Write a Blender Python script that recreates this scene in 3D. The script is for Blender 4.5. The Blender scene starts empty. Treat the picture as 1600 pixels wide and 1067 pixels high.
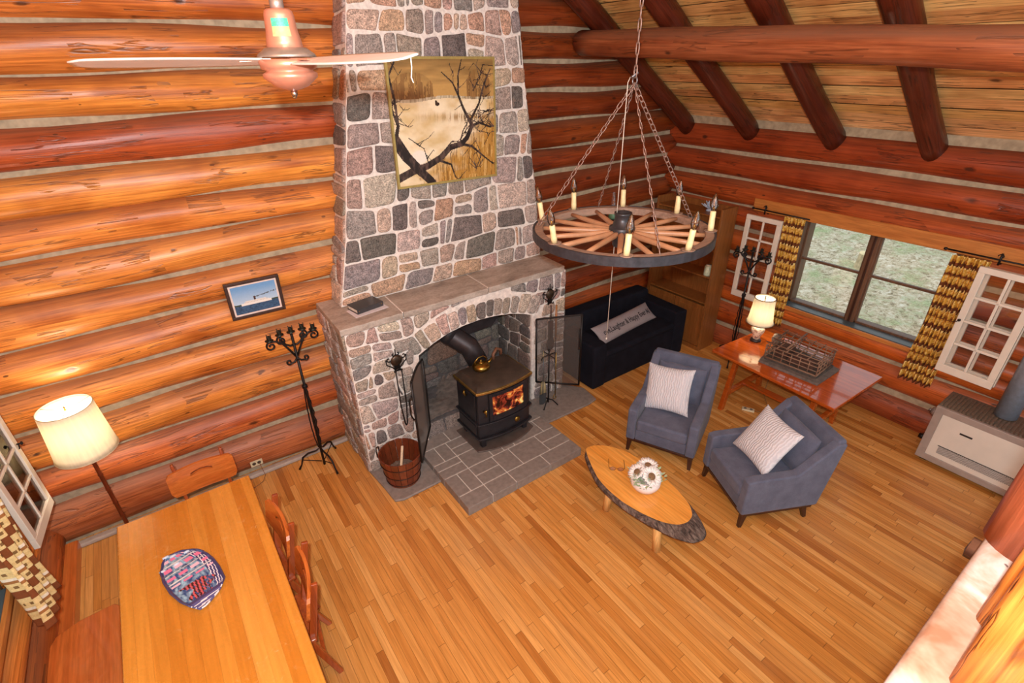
import bpy, math, random
from mathutils import Vector, Matrix
random.seed(7)
PI = math.pi
R = math.radians
sc = bpy.context.scene
COL = sc.collection

# ---------------------------------------------------------------- camera, world, lights, exposure
cam_d = bpy.data.cameras.new('camera')
cam = bpy.data.objects.new('camera', cam_d)
COL.objects.link(cam)
sc.camera = cam
cam_d.sensor_width = 36.0
cam_d.lens = 796.13 / 1600 * 36
cam_d.clip_start = 0.05
_r = [(0.81199199, -0.58337688, -0.01845047), (-0.29472239, -0.38252378, -0.87567932), (0.50379333, 0.71648236, -0.48254047)]
_m = Matrix(((_r[0][0], -_r[1][0], -_r[2][0]), (_r[0][1], -_r[1][1], -_r[2][1]), (_r[0][2], -_r[1][2], -_r[2][2])))
cam.matrix_world = Matrix.Translation((0, 0, 3.75)) @ _m.to_4x4()

sc.view_settings.view_transform = 'Standard'
sc.view_settings.look = 'None'
sc.view_settings.gamma = 1.0
sc.view_settings.use_curve_mapping = False
sc.view_settings.exposure = 0.26

world = bpy.data.worlds.new('world')
sc.world = world
world.use_nodes = True
bg = world.node_tree.nodes['Background']
bg.inputs[0].default_value = (0.84, 0.95, 1.0, 1)
bg.inputs[1].default_value = 1.08

def light(name, kind, loc, energy, color=(1, 1, 1), size=0.1, aim=None, size_y=None):
    d = bpy.data.lights.new(name, kind)
    d.energy = energy
    d.color = color
    if kind == 'AREA':
        d.size = size
        if size_y:
            d.shape = 'RECTANGLE'; d.size_y = size_y
    else:
        d.shadow_soft_size = size
    o = bpy.data.objects.new(name, d)
    COL.objects.link(o)
    o.location = loc
    if aim is not None:
        o.rotation_euler = (Vector(aim) - Vector(loc)).to_track_quat('-Z', 'Y').to_euler()
    return o

light('camera_flash', 'POINT', (-0.06, -0.03, 3.95), 480, (0.94, 0.98, 1.0), 0.035)
light('loft_fill_light', 'AREA', (1.6, -0.8, 5.0), 30, (0.88, 0.96, 1.0), 2.6, (2.8, 3.0, 1.5), 1.6)  # unseen area light added over the loft as soft fill

# ---------------------------------------------------------------- helpers
def srgb(r, g, b):
    f = lambda c: (c / 255) / 12.92 if c / 255 <= 0.04045 else (((c / 255) + 0.055) / 1.055) ** 2.4
    return (f(r), f(g), f(b), 1.0)

class MB:
    def __init__(s):
        s.v = []; s.f = []; s.mi = []; s.uv = []; s.col = []; s.sm = []; s.M = None
    def vert(s, p):
        p = Vector(p)
        if s.M is not None: p = s.M @ p
        s.v.append(p); return len(s.v) - 1
    def face(s, idx, mi=0, uv=None, col=None, sm=False):
        s.f.append(tuple(idx)); s.mi.append(mi); s.uv.append(uv); s.col.append(col); s.sm.append(sm)
    def quad(s, a, b, c, d, **k):
        i = [s.vert(p) for p in (a, b, c, d)]; s.face(i, **k)
    def poly(s, pts, **k):
        s.face([s.vert(p) for p in pts], **k)
    def box(s, c, d, mi=0, rot=None, col=None):
        cx, cy, cz = c; hx, hy, hz = d[0] / 2, d[1] / 2, d[2] / 2
        P = [Vector((x, y, z)) for x in (-hx, hx) for y in (-hy, hy) for z in (-hz, hz)]
        if rot is not None: P = [rot @ p for p in P]
        i = [s.vert(p + Vector(c)) for p in P]
        for q in ((0, 1, 3, 2), (4, 6, 7, 5), (0, 4, 5, 1), (2, 3, 7, 6), (0, 2, 6, 4), (1, 5, 7, 3)):
            s.face([i[k] for k in q], mi=mi, col=col)
    def box2(s, a, b, **k):
        s.box([(a[i] + b[i]) / 2 for i in range(3)], [abs(b[i] - a[i]) for i in range(3)], **k)
    def beam(s, p0, p1, w, h, mi=0, up=(0, 0, 1), col=None, w1=None, h1=None):
        p0 = Vector(p0); p1 = Vector(p1); d = (p1 - p0).normalized()
        x = d.cross(Vector(up))
        if x.length < 1e-4: x = d.cross(Vector((0, 1, 0)))
        x.normalize(); y = x.cross(d)
        w1 = w if w1 is None else w1; h1 = h if h1 is None else h1
        i = []
        for p, ww, hh in ((p0, w, h), (p1, w1, h1)):
            for sx, sy in ((-1, -1), (1, -1), (1, 1), (-1, 1)):
                i.append(s.vert(p + x * (sx * ww / 2) + y * (sy * hh / 2)))
        for q in ((3, 2, 1, 0), (4, 5, 6, 7), (0, 1, 5, 4), (1, 2, 6, 5), (2, 3, 7, 6), (3, 0, 4, 7)):
            s.face([i[k] for k in q], mi=mi, col=col)
    def tube(s, pts, r, seg=8, mi=0, cap=True, sm=True, col=None, closed=False):
        pts = [Vector(p) for p in pts]; n = len(pts)
        rs = r if isinstance(r, (list, tuple)) else [r] * n
        prev = None; rings = []
        for k, p in enumerate(pts):
            if closed: d = pts[(k + 1) % n] - pts[k - 1]
            else: d = pts[min(k + 1, n - 1)] - pts[max(k - 1, 0)]
            if d.length < 1e-9: d = Vector((0, 0, 1))
            d.normalize()
            if prev is None:
                x = d.cross(Vector((0, 0, 1)))
                if x.length < 1e-3: x = d.cross(Vector((1, 0, 0)))
            else:
                x = prev - d * prev.dot(d)
                if x.length < 1e-6: x = d.cross(Vector((1, 0, 0)))
            x.normalize(); prev = x; y = d.cross(x)
            rings.append([s.vert(p + (x * math.cos(2 * PI * j / seg) + y * math.sin(2 * PI * j / seg)) * rs[k]) for j in range(seg)])
        m = n if closed else n - 1
        for k in range(m):
            a = rings[k]; b = rings[(k + 1) % n]
            for j in range(seg):
                s.face((a[j], a[(j + 1) % seg], b[(j + 1) % seg], b[j]), mi=mi, sm=sm, col=col)
        if cap and not closed:
            s.face(rings[0][::-1], mi=mi, col=col); s.face(rings[-1], mi=mi, col=col)
    def lathe(s, prof, c=(0, 0, 0), seg=24, mi=0, axis=None, sm=True, col=None, sx=1, sy=1):
        c = Vector(c); A = axis if axis is not None else Matrix.Identity(3)
        rings = []
        for (r, z) in prof:
            if r < 1e-6: rings.append([s.vert(c + A @ Vector((0, 0, z)))])
            else: rings.append([s.vert(c + A @ Vector((sx * r * math.cos(2 * PI * j / seg), sy * r * math.sin(2 * PI * j / seg), z))) for j in range(seg)])
        for k in range(len(rings) - 1):
            a, b = rings[k], rings[k + 1]
            for j in range(seg):
                j2 = (j + 1) % seg
                if len(a) == 1 and len(b) == 1: continue
                if len(a) == 1: s.face((a[0], b[j2], b[j]), mi=mi, sm=sm, col=col)
                elif len(b) == 1: s.face((a[j], a[j2], b[0]), mi=mi, sm=sm, col=col)
                else: s.face((a[j], a[j2], b[j2], b[j]), mi=mi, sm=sm, col=col)
    def prism(s, poly, z0, z1, mi=0, P=None, sm=False, col=None):
        """poly: 2d points (ccw); P maps (a,b,h)->3d"""
        P = P or (lambda a, b, h: (a, b, h))
        lo = [s.vert(P(a, b, z0)) for a, b in poly]; hi = [s.vert(P(a, b, z1)) for a, b in poly]
        s.face(lo[::-1], mi=mi, col=col); s.face(hi, mi=mi, col=col)
        n = len(poly)
        for k in range(n):
            s.face((lo[k], lo[(k + 1) % n], hi[(k + 1) % n], hi[k]), mi=mi, sm=sm, col=col)
    def grid(s, fn, nu, nv, mi=0, colfn=None, sm=True, closed_u=False):
        idx = [[s.vert(fn(i / nu, j / nv)) for i in range(nu if closed_u else nu + 1)] for j in range(nv + 1)]
        for j in range(nv):
            for i in range(nu):
                i2 = (i + 1) % nu if closed_u else i + 1
                c = colfn((i + .5) / nu, (j + .5) / nv) if colfn else None
                s.face((idx[j][i], idx[j][i2], idx[j + 1][i2], idx[j + 1][i]), mi=mi, sm=sm, col=c,
                       uv=[(i / nu, j / nv), ((i + 1) / nu, j / nv), ((i + 1) / nu, (j + 1) / nv), (i / nu, (j + 1) / nv)])
    def build(s, name, mats, parent=None, bevel=0, loc=None, solid=0, subsurf=0, fix=True):
        me = bpy.data.meshes.new(name)
        me.from_pydata([tuple(p) for p in s.v], [], s.f)
        if not isinstance(mats, (list, tuple)): mats = [mats]
        for m in mats: me.materials.append(m)
        me.polygons.foreach_set('material_index', s.mi)
        me.polygons.foreach_set('use_smooth', s.sm)
        if any(u is not None for u in s.uv):
            L = me.uv_layers.new(name='UVMap'); flat = []
            for f, u in zip(s.f, s.uv):
                for k in range(len(f)):
                    flat += list(u[k]) if u is not None else [0.0, 0.0]
            L.data.foreach_set('uv', flat)
        if any(c is not None for c in s.col):
            A = me.color_attributes.new('Col', 'FLOAT_COLOR', 'CORNER'); flat = []
            for f, c in zip(s.f, s.col):
                c = c if c is not None else (1, 1, 1, 1)
                if isinstance(c, list):
                    for cc in c: flat += list(cc)
                else:
                    flat += list(c) * len(f)
            A.data.foreach_set('color', flat)
        me.update()
        if fix:
            import bmesh
            bm = bmesh.new(); bm.from_mesh(me)
            bmesh.ops.recalc_face_normals(bm, faces=bm.faces)
            bm.to_mesh(me); bm.free()
        o = bpy.data.objects.new(name, me)
        COL.objects.link(o)
        if parent is not None: o.parent = parent
        if loc is not None: o.location = loc
        if bevel:
            b = o.modifiers.new('bevel', 'BEVEL'); b.width = bevel; b.segments = 3; b.limit_method = 'ANGLE'; b.angle_limit = R(40)
            me.polygons.foreach_set('use_smooth', [True] * len(me.polygons))
            try:
                wn = o.modifiers.new('wn', 'WEIGHTED_NORMAL'); wn.keep_sharp = False
            except Exception: pass
        if solid:
            b = o.modifiers.new('solid', 'SOLIDIFY'); b.thickness = solid; b.offset = 0
        if subsurf:
            b = o.modifiers.new('sub', 'SUBSURF'); b.levels = subsurf; b.render_levels = subsurf
        return o

def tag(o, label, cat, group=None):
    o['label'] = label; o['category'] = cat
    if group: o['group'] = group
    return o
def thing(name, label, cat, loc=(0, 0, 0), rz=0, group=None, mat=None):
    o = bpy.data.objects.new(name, None)
    o.empty_display_size = 0.1
    COL.objects.link(o)
    if mat is not None: o.matrix_world = mat
    else:
        o.location = loc; o.rotation_euler = (0, 0, rz)
    return tag(o, label, cat, group)
def struct(o):
    o['kind'] = 'structure'; return o
def copy_tree(o, parent=None):
    c = o.copy(); COL.objects.link(c)
    if parent is not None: c.parent = parent
    for ch in list(o.children): copy_tree(ch, c)
    return c

# ---------------------------------------------------------------- materials
class NT:
    def __init__(s, name):
        s.m = bpy.data.materials.new(name); s.m.use_nodes = True
        s.t = s.m.node_tree; s.b = s.t.nodes['Principled BSDF']
    def n(s, kind, **k):
        nd = s.t.nodes.new('ShaderNode' + kind)
        for a, v in k.items():
            if isinstance(v, bpy.types.NodeSocket): s.t.links.new(v, nd.inputs[a.replace('_', ' ')])
            elif a.startswith('i_'): nd.inputs[int(a[2:])].default_value = v
            elif a.replace('_', ' ') in nd.inputs and not hasattr(nd, a): nd.inputs[a.replace('_', ' ')].default_value = v
            else: setattr(nd, a, v)
        return nd
    def l(s, a, b): s.t.links.new(a, b)
    def math(s, op, a, b=None, c=None):
        nd = s.t.nodes.new('ShaderNodeMath'); nd.operation = op
        for i, v in enumerate((a, b, c)):
            if v is None: continue
            if isinstance(v, bpy.types.NodeSocket): s.l(v, nd.inputs[i])
            else: nd.inputs[i].default_value = v
        return nd.outputs[0]
    def mix(s, f, a, b, mode='MIX'):
        nd = s.t.nodes.new('ShaderNodeMix'); nd.data_type = 'RGBA'; nd.blend_type = mode
        for i, v in ((0, f), (6, a), (7, b)):
            if isinstance(v, bpy.types.NodeSocket): s.l(v, nd.inputs[i])
            else: nd.inputs[i].default_value = v
        return nd.outputs[2]
    def ramp(s, f, stops):
        nd = s.t.nodes.new('ShaderNodeValToRGB'); s.l(f, nd.inputs[0])
        e = nd.color_ramp.elements
        while len(e) < len(stops): e.new(0.5)
        for k, (p, c) in enumerate(stops):
            e[k].position = p; e[k].color = c if len(c) == 4 else (*c, 1)
        return nd.outputs[0]
    def coord(s, which='Object', scale=(1, 1, 1), loc=(0, 0, 0), rot=(0, 0, 0)):
        tc = s.t.nodes.new('ShaderNodeTexCoord'); mp = s.t.nodes.new('ShaderNodeMapping')
        s.l(tc.outputs[which], mp.inputs[0]); mp.inputs['Scale'].default_value = scale; mp.inputs['Location'].default_value = loc
        mp.inputs['Rotation'].default_value = rot
        return mp.outputs[0]
    def noise(s, vec, scale=5, detail=3, rough=0.55, dist=0):
        nd = s.t.nodes.new('ShaderNodeTexNoise'); s.l(vec, nd.inputs['Vector'])
        nd.inputs['Scale'].default_value = scale; nd.inputs['Detail'].default_value = detail
        nd.inputs['Roughness'].default_value = rough; nd.inputs['Distortion'].default_value = dist
        return nd.outputs[0]
    def bump(s, h, strength=0.3, dist=0.01):
        nd = s.t.nodes.new('ShaderNodeBump'); s.l(h, nd.inputs['Height'])
        nd.inputs['Strength'].default_value = strength; nd.inputs['Distance'].default_value = dist
        s.l(nd.outputs[0], s.b.inputs['Normal']); return nd
    def base(s, c, rough=0.5, metal=0.0, coat=0.0, spec=0.5):
        if isinstance(c, bpy.types.NodeSocket): s.l(c, s.b.inputs['Base Color'])
        else: s.b.inputs['Base Color'].default_value = c
        if isinstance(rough, bpy.types.NodeSocket): s.l(rough, s.b.inputs['Roughness'])
        else: s.b.inputs['Roughness'].default_value = rough
        s.b.inputs['Metallic'].default_value = metal
        s.b.inputs['Coat Weight'].default_value = coat
        s.b.inputs['Specular IOR Level'].default_value = spec
        return s.m

BLACK = (0, 0, 0, 1); WHITE = (1, 1, 1, 1)
def plain(name, c, rough=0.5, metal=0, var=0.12, nscale=20, bump=0.0, spec=0.5, coat=0):
    t = NT(name); v = t.coord()
    n = t.noise(v, nscale, 3)
    f = t.ramp(n, [(0.3, (1 - var,) * 3), (0.7, (1 + var,) * 3)])
    col = t.mix(1.0, c, f, 'MULTIPLY')
    t.base(col, rough, metal, coat, spec)
    if bump: t.bump(n, bump, 0.004)
    return t.m
def wood(name, c1, c2, axis=1, s=1.0, rough=0.35, coat=0.0, bump=0.08):
    t = NT(name); sc3 = [14 * s] * 3; sc3[axis] = 0.9 * s
    v = t.coord('Object', sc3)
    n = t.noise(v, 1.6, 4, 0.6, 0.6); n2 = t.noise(v, 7, 2, 0.6)
    col = t.ramp(n, [(0.28, c1), (0.72, c2)])
    d = t.ramp(n2, [(0.3, (0.82,) * 3), (0.65, (1.08,) * 3)])
    col = t.mix(1.0, col, d, 'MULTIPLY')
    t.base(col, rough, 0, coat)
    t.bump(n2, bump, 0.003)
    return t.m
def attr_mat(name, rough=0.6, noise=0.1, nscale=40, bump=0.1, spec=0.4, coat=0):
    t = NT(name); a = t.n('VertexColor', layer_name='Col')
    n = t.noise(t.coord(), nscale, 3)
    f = t.ramp(n, [(0.3, (1 - noise,) * 3), (0.7, (1 + noise,) * 3)])
    t.base(t.mix(1.0, a.outputs[0], f, 'MULTIPLY'), rough, 0, coat, spec)
    if bump: t.bump(n, bump, 0.003)
    return t.m

def log_material():
    t = NT('peeled_log_wood')
    a = t.n('VertexColor', layer_name='Col')
    v1 = t.coord('UV', (0.55, 9, 1)); v2 = t.coord('UV', (0.9, 26, 1)); v3 = t.coord('UV', (1, 1, 1))
    broad = t.noise(v3, 1.3, 3, 0.6, 0.3); grain = t.noise(v2, 2.2, 4, 0.65, 0.3); streak = t.noise(v1, 1.3, 4, 0.6, 0.8)
    col = t.mix(1.0, a.outputs[0], t.ramp(grain, [(0.3, (0.58, 0.48, 0.38)), (0.68, (1.25, 1.27, 1.25))]), 'MULTIPLY')
    col = t.mix(1.0, col, t.ramp(broad, [(0.3, (0.66, 0.52, 0.45)), (0.5, (1.0, 1.0, 1.0)), (0.7, (1.2, 1.32, 1.45))]), 'MULTIPLY')
    # long drying cracks
    crack = t.ramp(streak, [(0.475, (0, 0, 0)), (0.497, (1, 1, 1)), (0.503, (1, 1, 1)), (0.525, (0, 0, 0))])
    cm = t.math('MULTIPLY', t.n('RGBToBW', Color=crack).outputs[0], t.math('GREATER_THAN', t.noise(v3, 2.1, 1), 0.5))
    col = t.mix(t.math('MULTIPLY', cm, 0.62), col, srgb(45, 22, 12))
    # knots
    vo = t.n('TexVoronoi'); vo.inputs['Scale'].default_value = 1.0
    wob = t.coord('UV', (2.4, 5.2, 1)); nz = t.n('TexNoise'); t.l(wob, nz.inputs['Vector']); nz.inputs['Scale'].default_value = 5
    va = t.n('VectorMath'); va.operation = 'MULTIPLY_ADD'; t.l(nz.outputs[1], va.inputs[0]); va.inputs[1].default_value = (0.16, 0.16, 0); t.l(wob, va.inputs[2])
    t.l(va.outputs[0], vo.inputs['Vector'])
    sepc = t.n('SeparateColor', Color=vo.outputs['Color'])
    has = t.math('GREATER_THAN', sepc.outputs[0], 0.40)
    thr = t.math('MULTIPLY_ADD', sepc.outputs[1], 0.09, 0.075)
    k = t.math('SUBTRACT', 1.0, t.n('MapRange', Value=t.math('DIVIDE', vo.outputs['Distance'], thr), From_Min=0.5, From_Max=1.1).outputs[0])
    k = t.math('MULTIPLY', k, has)
    col = t.mix(t.math('MULTIPLY', k, 0.82), col, srgb(50, 26, 16))
    vo2 = t.n('TexVoronoi'); vo2.inputs['Scale'].default_value = 1.0; t.l(t.coord('UV', (4.6, 9.5, 1)), vo2.inputs['Vector'])
    sp2 = t.n('SeparateColor', Color=vo2.outputs['Color'])
    k2 = t.math('MULTIPLY', t.math('LESS_THAN', vo2.outputs['Distance'], t.math('MULTIPLY_ADD', sp2.outputs[1], .07, .03)), t.math('GREATER_THAN', sp2.outputs[0], 0.62))
    col = t.mix(t.math('MULTIPLY', k2, 0.75), col, srgb(58, 30, 18))
    # settled dust on the upper side
    dust = t.math('MULTIPLY', t.n('MapRange', Value=a.outputs[1], From_Min=0.2, From_Max=0.85).outputs[0], t.math('MULTIPLY_ADD', streak, 1.1, 0.12))
    col = t.mix(dust, col, srgb(126, 84, 60))
    ro = t.math('MULTIPLY_ADD', dust, 0.4, 0.36)
    t.base(col, ro, 0, 0.0, 0.45)
    h = t.math('SUBTRACT', t.math('MULTIPLY_ADD', grain, 0.25, t.math('MULTIPLY', broad, 1.2)), t.math('ADD', t.math('MULTIPLY', cm, 0.8), t.math('MULTIPLY', k, 0.5)))
    t.bump(h, 0.35, 0.012)
    return t.m
M_LOG = log_material()
M_CHINK = plain('grey_chinking', srgb(170, 156, 130), 0.9, 0, 0.22, 14, 0.5)

def floor_material():
    t = NT('strip_oak_floor')
    tc = t.n('TexCoord'); sep = t.n('SeparateXYZ'); t.l(tc.outputs['Object'], sep.inputs[0])
    bx = t.math('DIVIDE', sep.outputs[0], 0.056); bi = t.math('FLOOR', bx); fx = t.math('FRACT', bx)
    wn = t.n('TexWhiteNoise'); wn.noise_dimensions = '1D'; t.l(bi, wn.inputs['W'])
    by = t.math('ADD', t.math('DIVIDE', sep.outputs[1], 0.85), t.math('MULTIPLY', wn.outputs[0], 7.3)); bj = t.math('FLOOR', by); fy = t.math('FRACT', by)
    cb = t.n('CombineXYZ'); t.l(bi, cb.inputs[0]); t.l(bj, cb.inputs[1])
    w2 = t.n('TexWhiteNoise'); w2.noise_dimensions = '3D'; t.l(cb.outputs[0], w2.inputs['Vector'])
    col = t.ramp(w2.outputs[0], [(0.0, srgb(170, 106, 46)), (0.14, srgb(196, 132, 62)), (0.6, srgb(210, 150, 78)), (1.0, srgb(222, 168, 98))])
    gv = t.coord('Object', (26, 1.1, 1)); cadd = t.n('VectorMath'); cadd.operation = 'ADD'; t.l(gv, cadd.inputs[0]); t.l(w2.outputs[1], cadd.inputs[1])
    mul = t.n('VectorMath'); mul.operation = 'MULTIPLY_ADD'; t.l(w2.outputs[1], mul.inputs[0]); mul.inputs[1].default_value = (30, 30, 30); t.l(gv, mul.inputs[2])
    g = t.noise(mul.outputs[0], 2.0, 4, 0.65, 0.8)
    col = t.mix(1.0, col, t.ramp(g, [(0.3, (0.74, 0.68, 0.6)), (0.68, (1.12, 1.12, 1.12))]), 'MULTIPLY')
    # wear patches: greyer, duller
    wear = t.noise(t.coord('Object', (1, 0.45, 1)), 1.3, 4, 0.6)
    col = t.mix(t.math('MULTIPLY', t.n('MapRange', Value=wear, From_Min=0.5, From_Max=0.72).outputs[0], 0.35), col, srgb(176, 140, 98))
    ex = t.math('ABSOLUTE', t.math('SUBTRACT', fx, 0.5)); ey = t.math('ABSOLUTE', t.math('SUBTRACT', fy, 0.5))
    seam = t.math('MAXIMUM', t.math('GREATER_THAN', ex, 0.475), t.math('GREATER_THAN', ey, 0.4975))
    col = t.mix(t.math('MULTIPLY', seam, 0.6), col, srgb(70, 36, 14))
    ro = t.math('MULTIPLY_ADD', wear, 0.35, 0.14)
    t.base(col, ro, 0, 0.0, 0.5)
    t.bump(t.math('SUBTRACT', t.math('MULTIPLY', g, 0.25), seam), 0.15, 0.002)
    return t.m
M_FLOOR = floor_material()

def stone_material(name, soot=0.0):
    t = NT(name); a = t.n('VertexColor', layer_name='Col'); v = t.coord()
    n = t.noise(v, 22, 5, 0.65); n2 = t.noise(v, 90, 3, 0.7); n3 = t.noise(t.coord('Object', (1, 1, 3)), 6, 3, 0.6, 1.0)
    col = t.mix(1.0, a.outputs[0], t.ramp(n, [(0.3, (0.6,) * 3), (0.5, (.95,) * 3), (0.7, (1.35, 1.3, 1.28))]), 'MULTIPLY')
    col = t.mix(1.0, col, t.ramp(n2, [(0.36, (0.45,) * 3), (0.5, (1.0,) * 3), (0.64, (1.5,) * 3)]), 'MULTIPLY')
    col = t.mix(t.math('MULTIPLY', t.n('MapRange', Value=n3, From_Min=0.55, From_Max=0.7).outputs[0], 0.3), col, srgb(150, 132, 122))
    if soot: col = t.mix(soot, col, srgb(22, 22, 24))
    t.base(col, 0.82, 0, 0, 0.35)
    t.bump(t.math('MULTIPLY_ADD', n, 1.0, t.math('MULTIPLY', n2, 0.4)), 0.6, 0.012)
    return t.m
M_STONE = stone_material('field_stone')
M_SOOT = stone_material('sooty_stone', 0.45)
M_MORTAR = plain('white_mortar', srgb(232, 224, 216), 0.95, 0, 0.18, 30, 0.6)
M_SLATE = plain('grey_slate', srgb(134, 126, 120), 0.6, 0, 0.16, 22, 0.25)
t = NT('mantel_stone'); v = t.coord('Object', (1.2, 2.6, 3)); n1 = t.noise(v, 2.6, 7, .7, .5); n2 = t.noise(t.coord(), 40, 3, .6)
c = t.ramp(n1, [(.3, srgb(138, 128, 118)), (.5, srgb(176, 164, 152)), (.7, srgb(202, 194, 184))]); c = t.mix(1.0, c, t.ramp(n2, [(.35, (.88,) * 3), (.65, (1.08,) * 3)]), 'MULTIPLY')
t.base(c, .7); t.bump(n1, .4, .01); M_SLAB = t.m
M_GROUT = plain('white_grout', srgb(205, 200, 192), 0.9)
M_IRON = plain('black_wrought_iron', srgb(38, 34, 33), 0.45, 0.6, 0.2, 30, 0.2)
M_STOVE = plain('black_cast_iron', srgb(44, 43, 48), 0.38, 0.35, 0.25, 14, 0.15)
M_BRASS = plain('aged_brass', srgb(160, 128, 62), 0.32, 1.0, 0.25, 18)
M_BRONZE = plain('dark_brown_pipe', srgb(66, 60, 62), 0.4, 0.5, 0.25, 10)
M_WHITE = plain('cream_paint', srgb(224, 214, 198), 0.45, 0, 0.05, 8)
M_GLASSY = None
def glass_mat(name, tint=(1, 1, 1, 1), base_=0):
    t = NT(name); tr = t.n('BsdfTransparent'); tr.inputs[0].default_value = tint
    gl = t.n('BsdfGlossy'); gl.inputs[0].default_value = WHITE; gl.inputs['Roughness'].default_value = 0.02
    fr = t.n('Fresnel'); fr.inputs[0].default_value = 1.45
    mx = t.n('MixShader'); t.l(t.math('MAXIMUM', fr.outputs[0], base_), mx.inputs[0]); t.l(tr.outputs[0], mx.inputs[1]); t.l(gl.outputs[0], mx.inputs[2])
    out = [n for n in t.t.nodes if n.type == 'OUTPUT_MATERIAL'][0]; t.l(mx.outputs[0], out.inputs[0])
    return t.m
M_GLASS = glass_mat('window_glass'); M_BULB = glass_mat('clear_bulb_glass', (0.9, 0.88, 0.87, 1), .14)
M_PINE = wood('honey_pine', srgb(206, 132, 52), srgb(232, 166, 82), 1, 1, 0.25, 0.3)
M_REDWOOD = wood('glossy_reddish_wood', srgb(158, 64, 16), srgb(198, 94, 30), 1, 1, 0.13, 0.5, 0.02)
M_CHAIRWOOD = wood('reddish_brown_chair_wood', srgb(132, 54, 20), srgb(178, 84, 34), 2, 1, 0.25, 0.4)
M_CHAIRBACK = wood('orange_brown_chair_back', srgb(180, 90, 34), srgb(212, 122, 54), 0, 1, 0.25, 0.4)
M_BENCH = wood('russet_bench_wood', srgb(182, 92, 38), srgb(204, 116, 54), 1, 0.8, 0.28, 0.4)
M_OAKCASE = wood('brown_oak_case', srgb(122, 72, 32), srgb(156, 100, 50), 2, 1.3, 0.35, 0.1)
M_DARKWOOD = wood('dark_brown_wood', srgb(48, 26, 18), srgb(72, 42, 30), 2, 1, 0.35, 0.1)
M_FRAMEWOOD = wood('brown_window_wood', srgb(84, 58, 40), srgb(118, 84, 60), 2, 1, 0.5)
M_WHEELWOOD = wood('worn_wheel_wood', srgb(116, 92, 78), srgb(160, 132, 114), 0, 0.6, 0.6)
M_SPOKE = plain('tan_spoke_wood', srgb(172, 126, 92), 0.4, 0, 0.15, 8)
M_HEADER = wood('orange_header_board', srgb(176, 104, 46), srgb(206, 136, 68), 1, 1, 0.4)
# ---------------------------------------------------------------- logs
def hsvj(c, dv=0.08, dh=0.03):
    k = 1 + random.uniform(-dv, dv); return (c[0] * k, c[1] * k * (1 + random.uniform(-dh, dh) * 3), c[2] * k, 1)
def add_log(mb, p0, p1, r0, r1=None, col=(0.5, 0.2, 0.05, 1), seg=20, n=None, wob=0.006, mi=0, cap=True, flat=1.0, dust=1.0):
    p0 = Vector(p0); p1 = Vector(p1); r1 = r0 if r1 is None else r1
    L = (p1 - p0).length; n = n or max(4, int(L / 0.22)); d = (p1 - p0).normalized()
    x = d.cross(Vector((0, 0, 1)))
    if x.length < 0.05: x = Vector((1, 0, 0))
    x.normalize(); y = x.cross(d).normalized()
    if y.z < 0: y = -y
    ph = [random.uniform(0, 6.28) for _ in range(6)]; uo = random.uniform(0, 90); vo = random.uniform(0, 50)
    rings = []
    for k in range(n + 1):
        t = k / n; s = t * L; r = r0 + (r1 - r0) * t
        c = p0 + d * s + x * (wob * math.sin(s * 1.3 + ph[0])) + y * (wob * math.sin(s * 1.1 + ph[1]))
        ring = []
        for j in range(seg):
            a = 2 * PI * j / seg
            rr = r + wob * 0.9 * math.sin(s * 2.1 + 2 * a + ph[2]) + wob * 0.7 * math.sin(s * 3.7 - 3 * a + ph[3])
            ring.append(mb.vert(c + x * (rr * math.cos(a) * flat) + y * (rr * math.sin(a))))
        rings.append(ring)
    for k in range(n):
        for j in range(seg):
            j2 = (j + 1) % seg
            u0 = uo + L * k / n; u1 = uo + L * (k + 1) / n; v0 = vo + 2 * PI * r0 * j / seg; v1 = vo + 2 * PI * r0 * (j + 1) / seg
            a0 = max(0, math.sin(2 * PI * j / seg)) * dust * abs(y.z); a1 = max(0, math.sin(2 * PI * (j + 1) / seg)) * dust * abs(y.z)
            c0 = (col[0], col[1], col[2], a0); c1 = (col[0], col[1], col[2], a1)
            mb.face((rings[k][j], rings[k][j2], rings[k + 1][j2], rings[k + 1][j]), mi=mi, sm=True,
                    uv=[(u0, v0), (u0, v1), (u1, v1), (u1, v0)], col=[c0, c1, c1, c0])
    if cap:
        for ring, pc in ((rings[0], p0 - d * r0 * 0.15), (rings[-1], p1 + d * r1 * 0.15)):
            c = mb.vert(pc)
            for j in range(seg):
                cc = (col[0] * 0.8, col[1] * 0.8, col[2] * 0.8, 0)
                mb.face((ring[j], ring[(j + 1) % seg], c), mi=mi, col=cc, uv=[(uo, j * .02), (uo, j * .02 + .02), (uo + .1, j * .02)])

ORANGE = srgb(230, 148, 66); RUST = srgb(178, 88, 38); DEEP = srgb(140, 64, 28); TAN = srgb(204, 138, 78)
XL, XR, YB = -1.5, 6.3, 4.9
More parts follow.
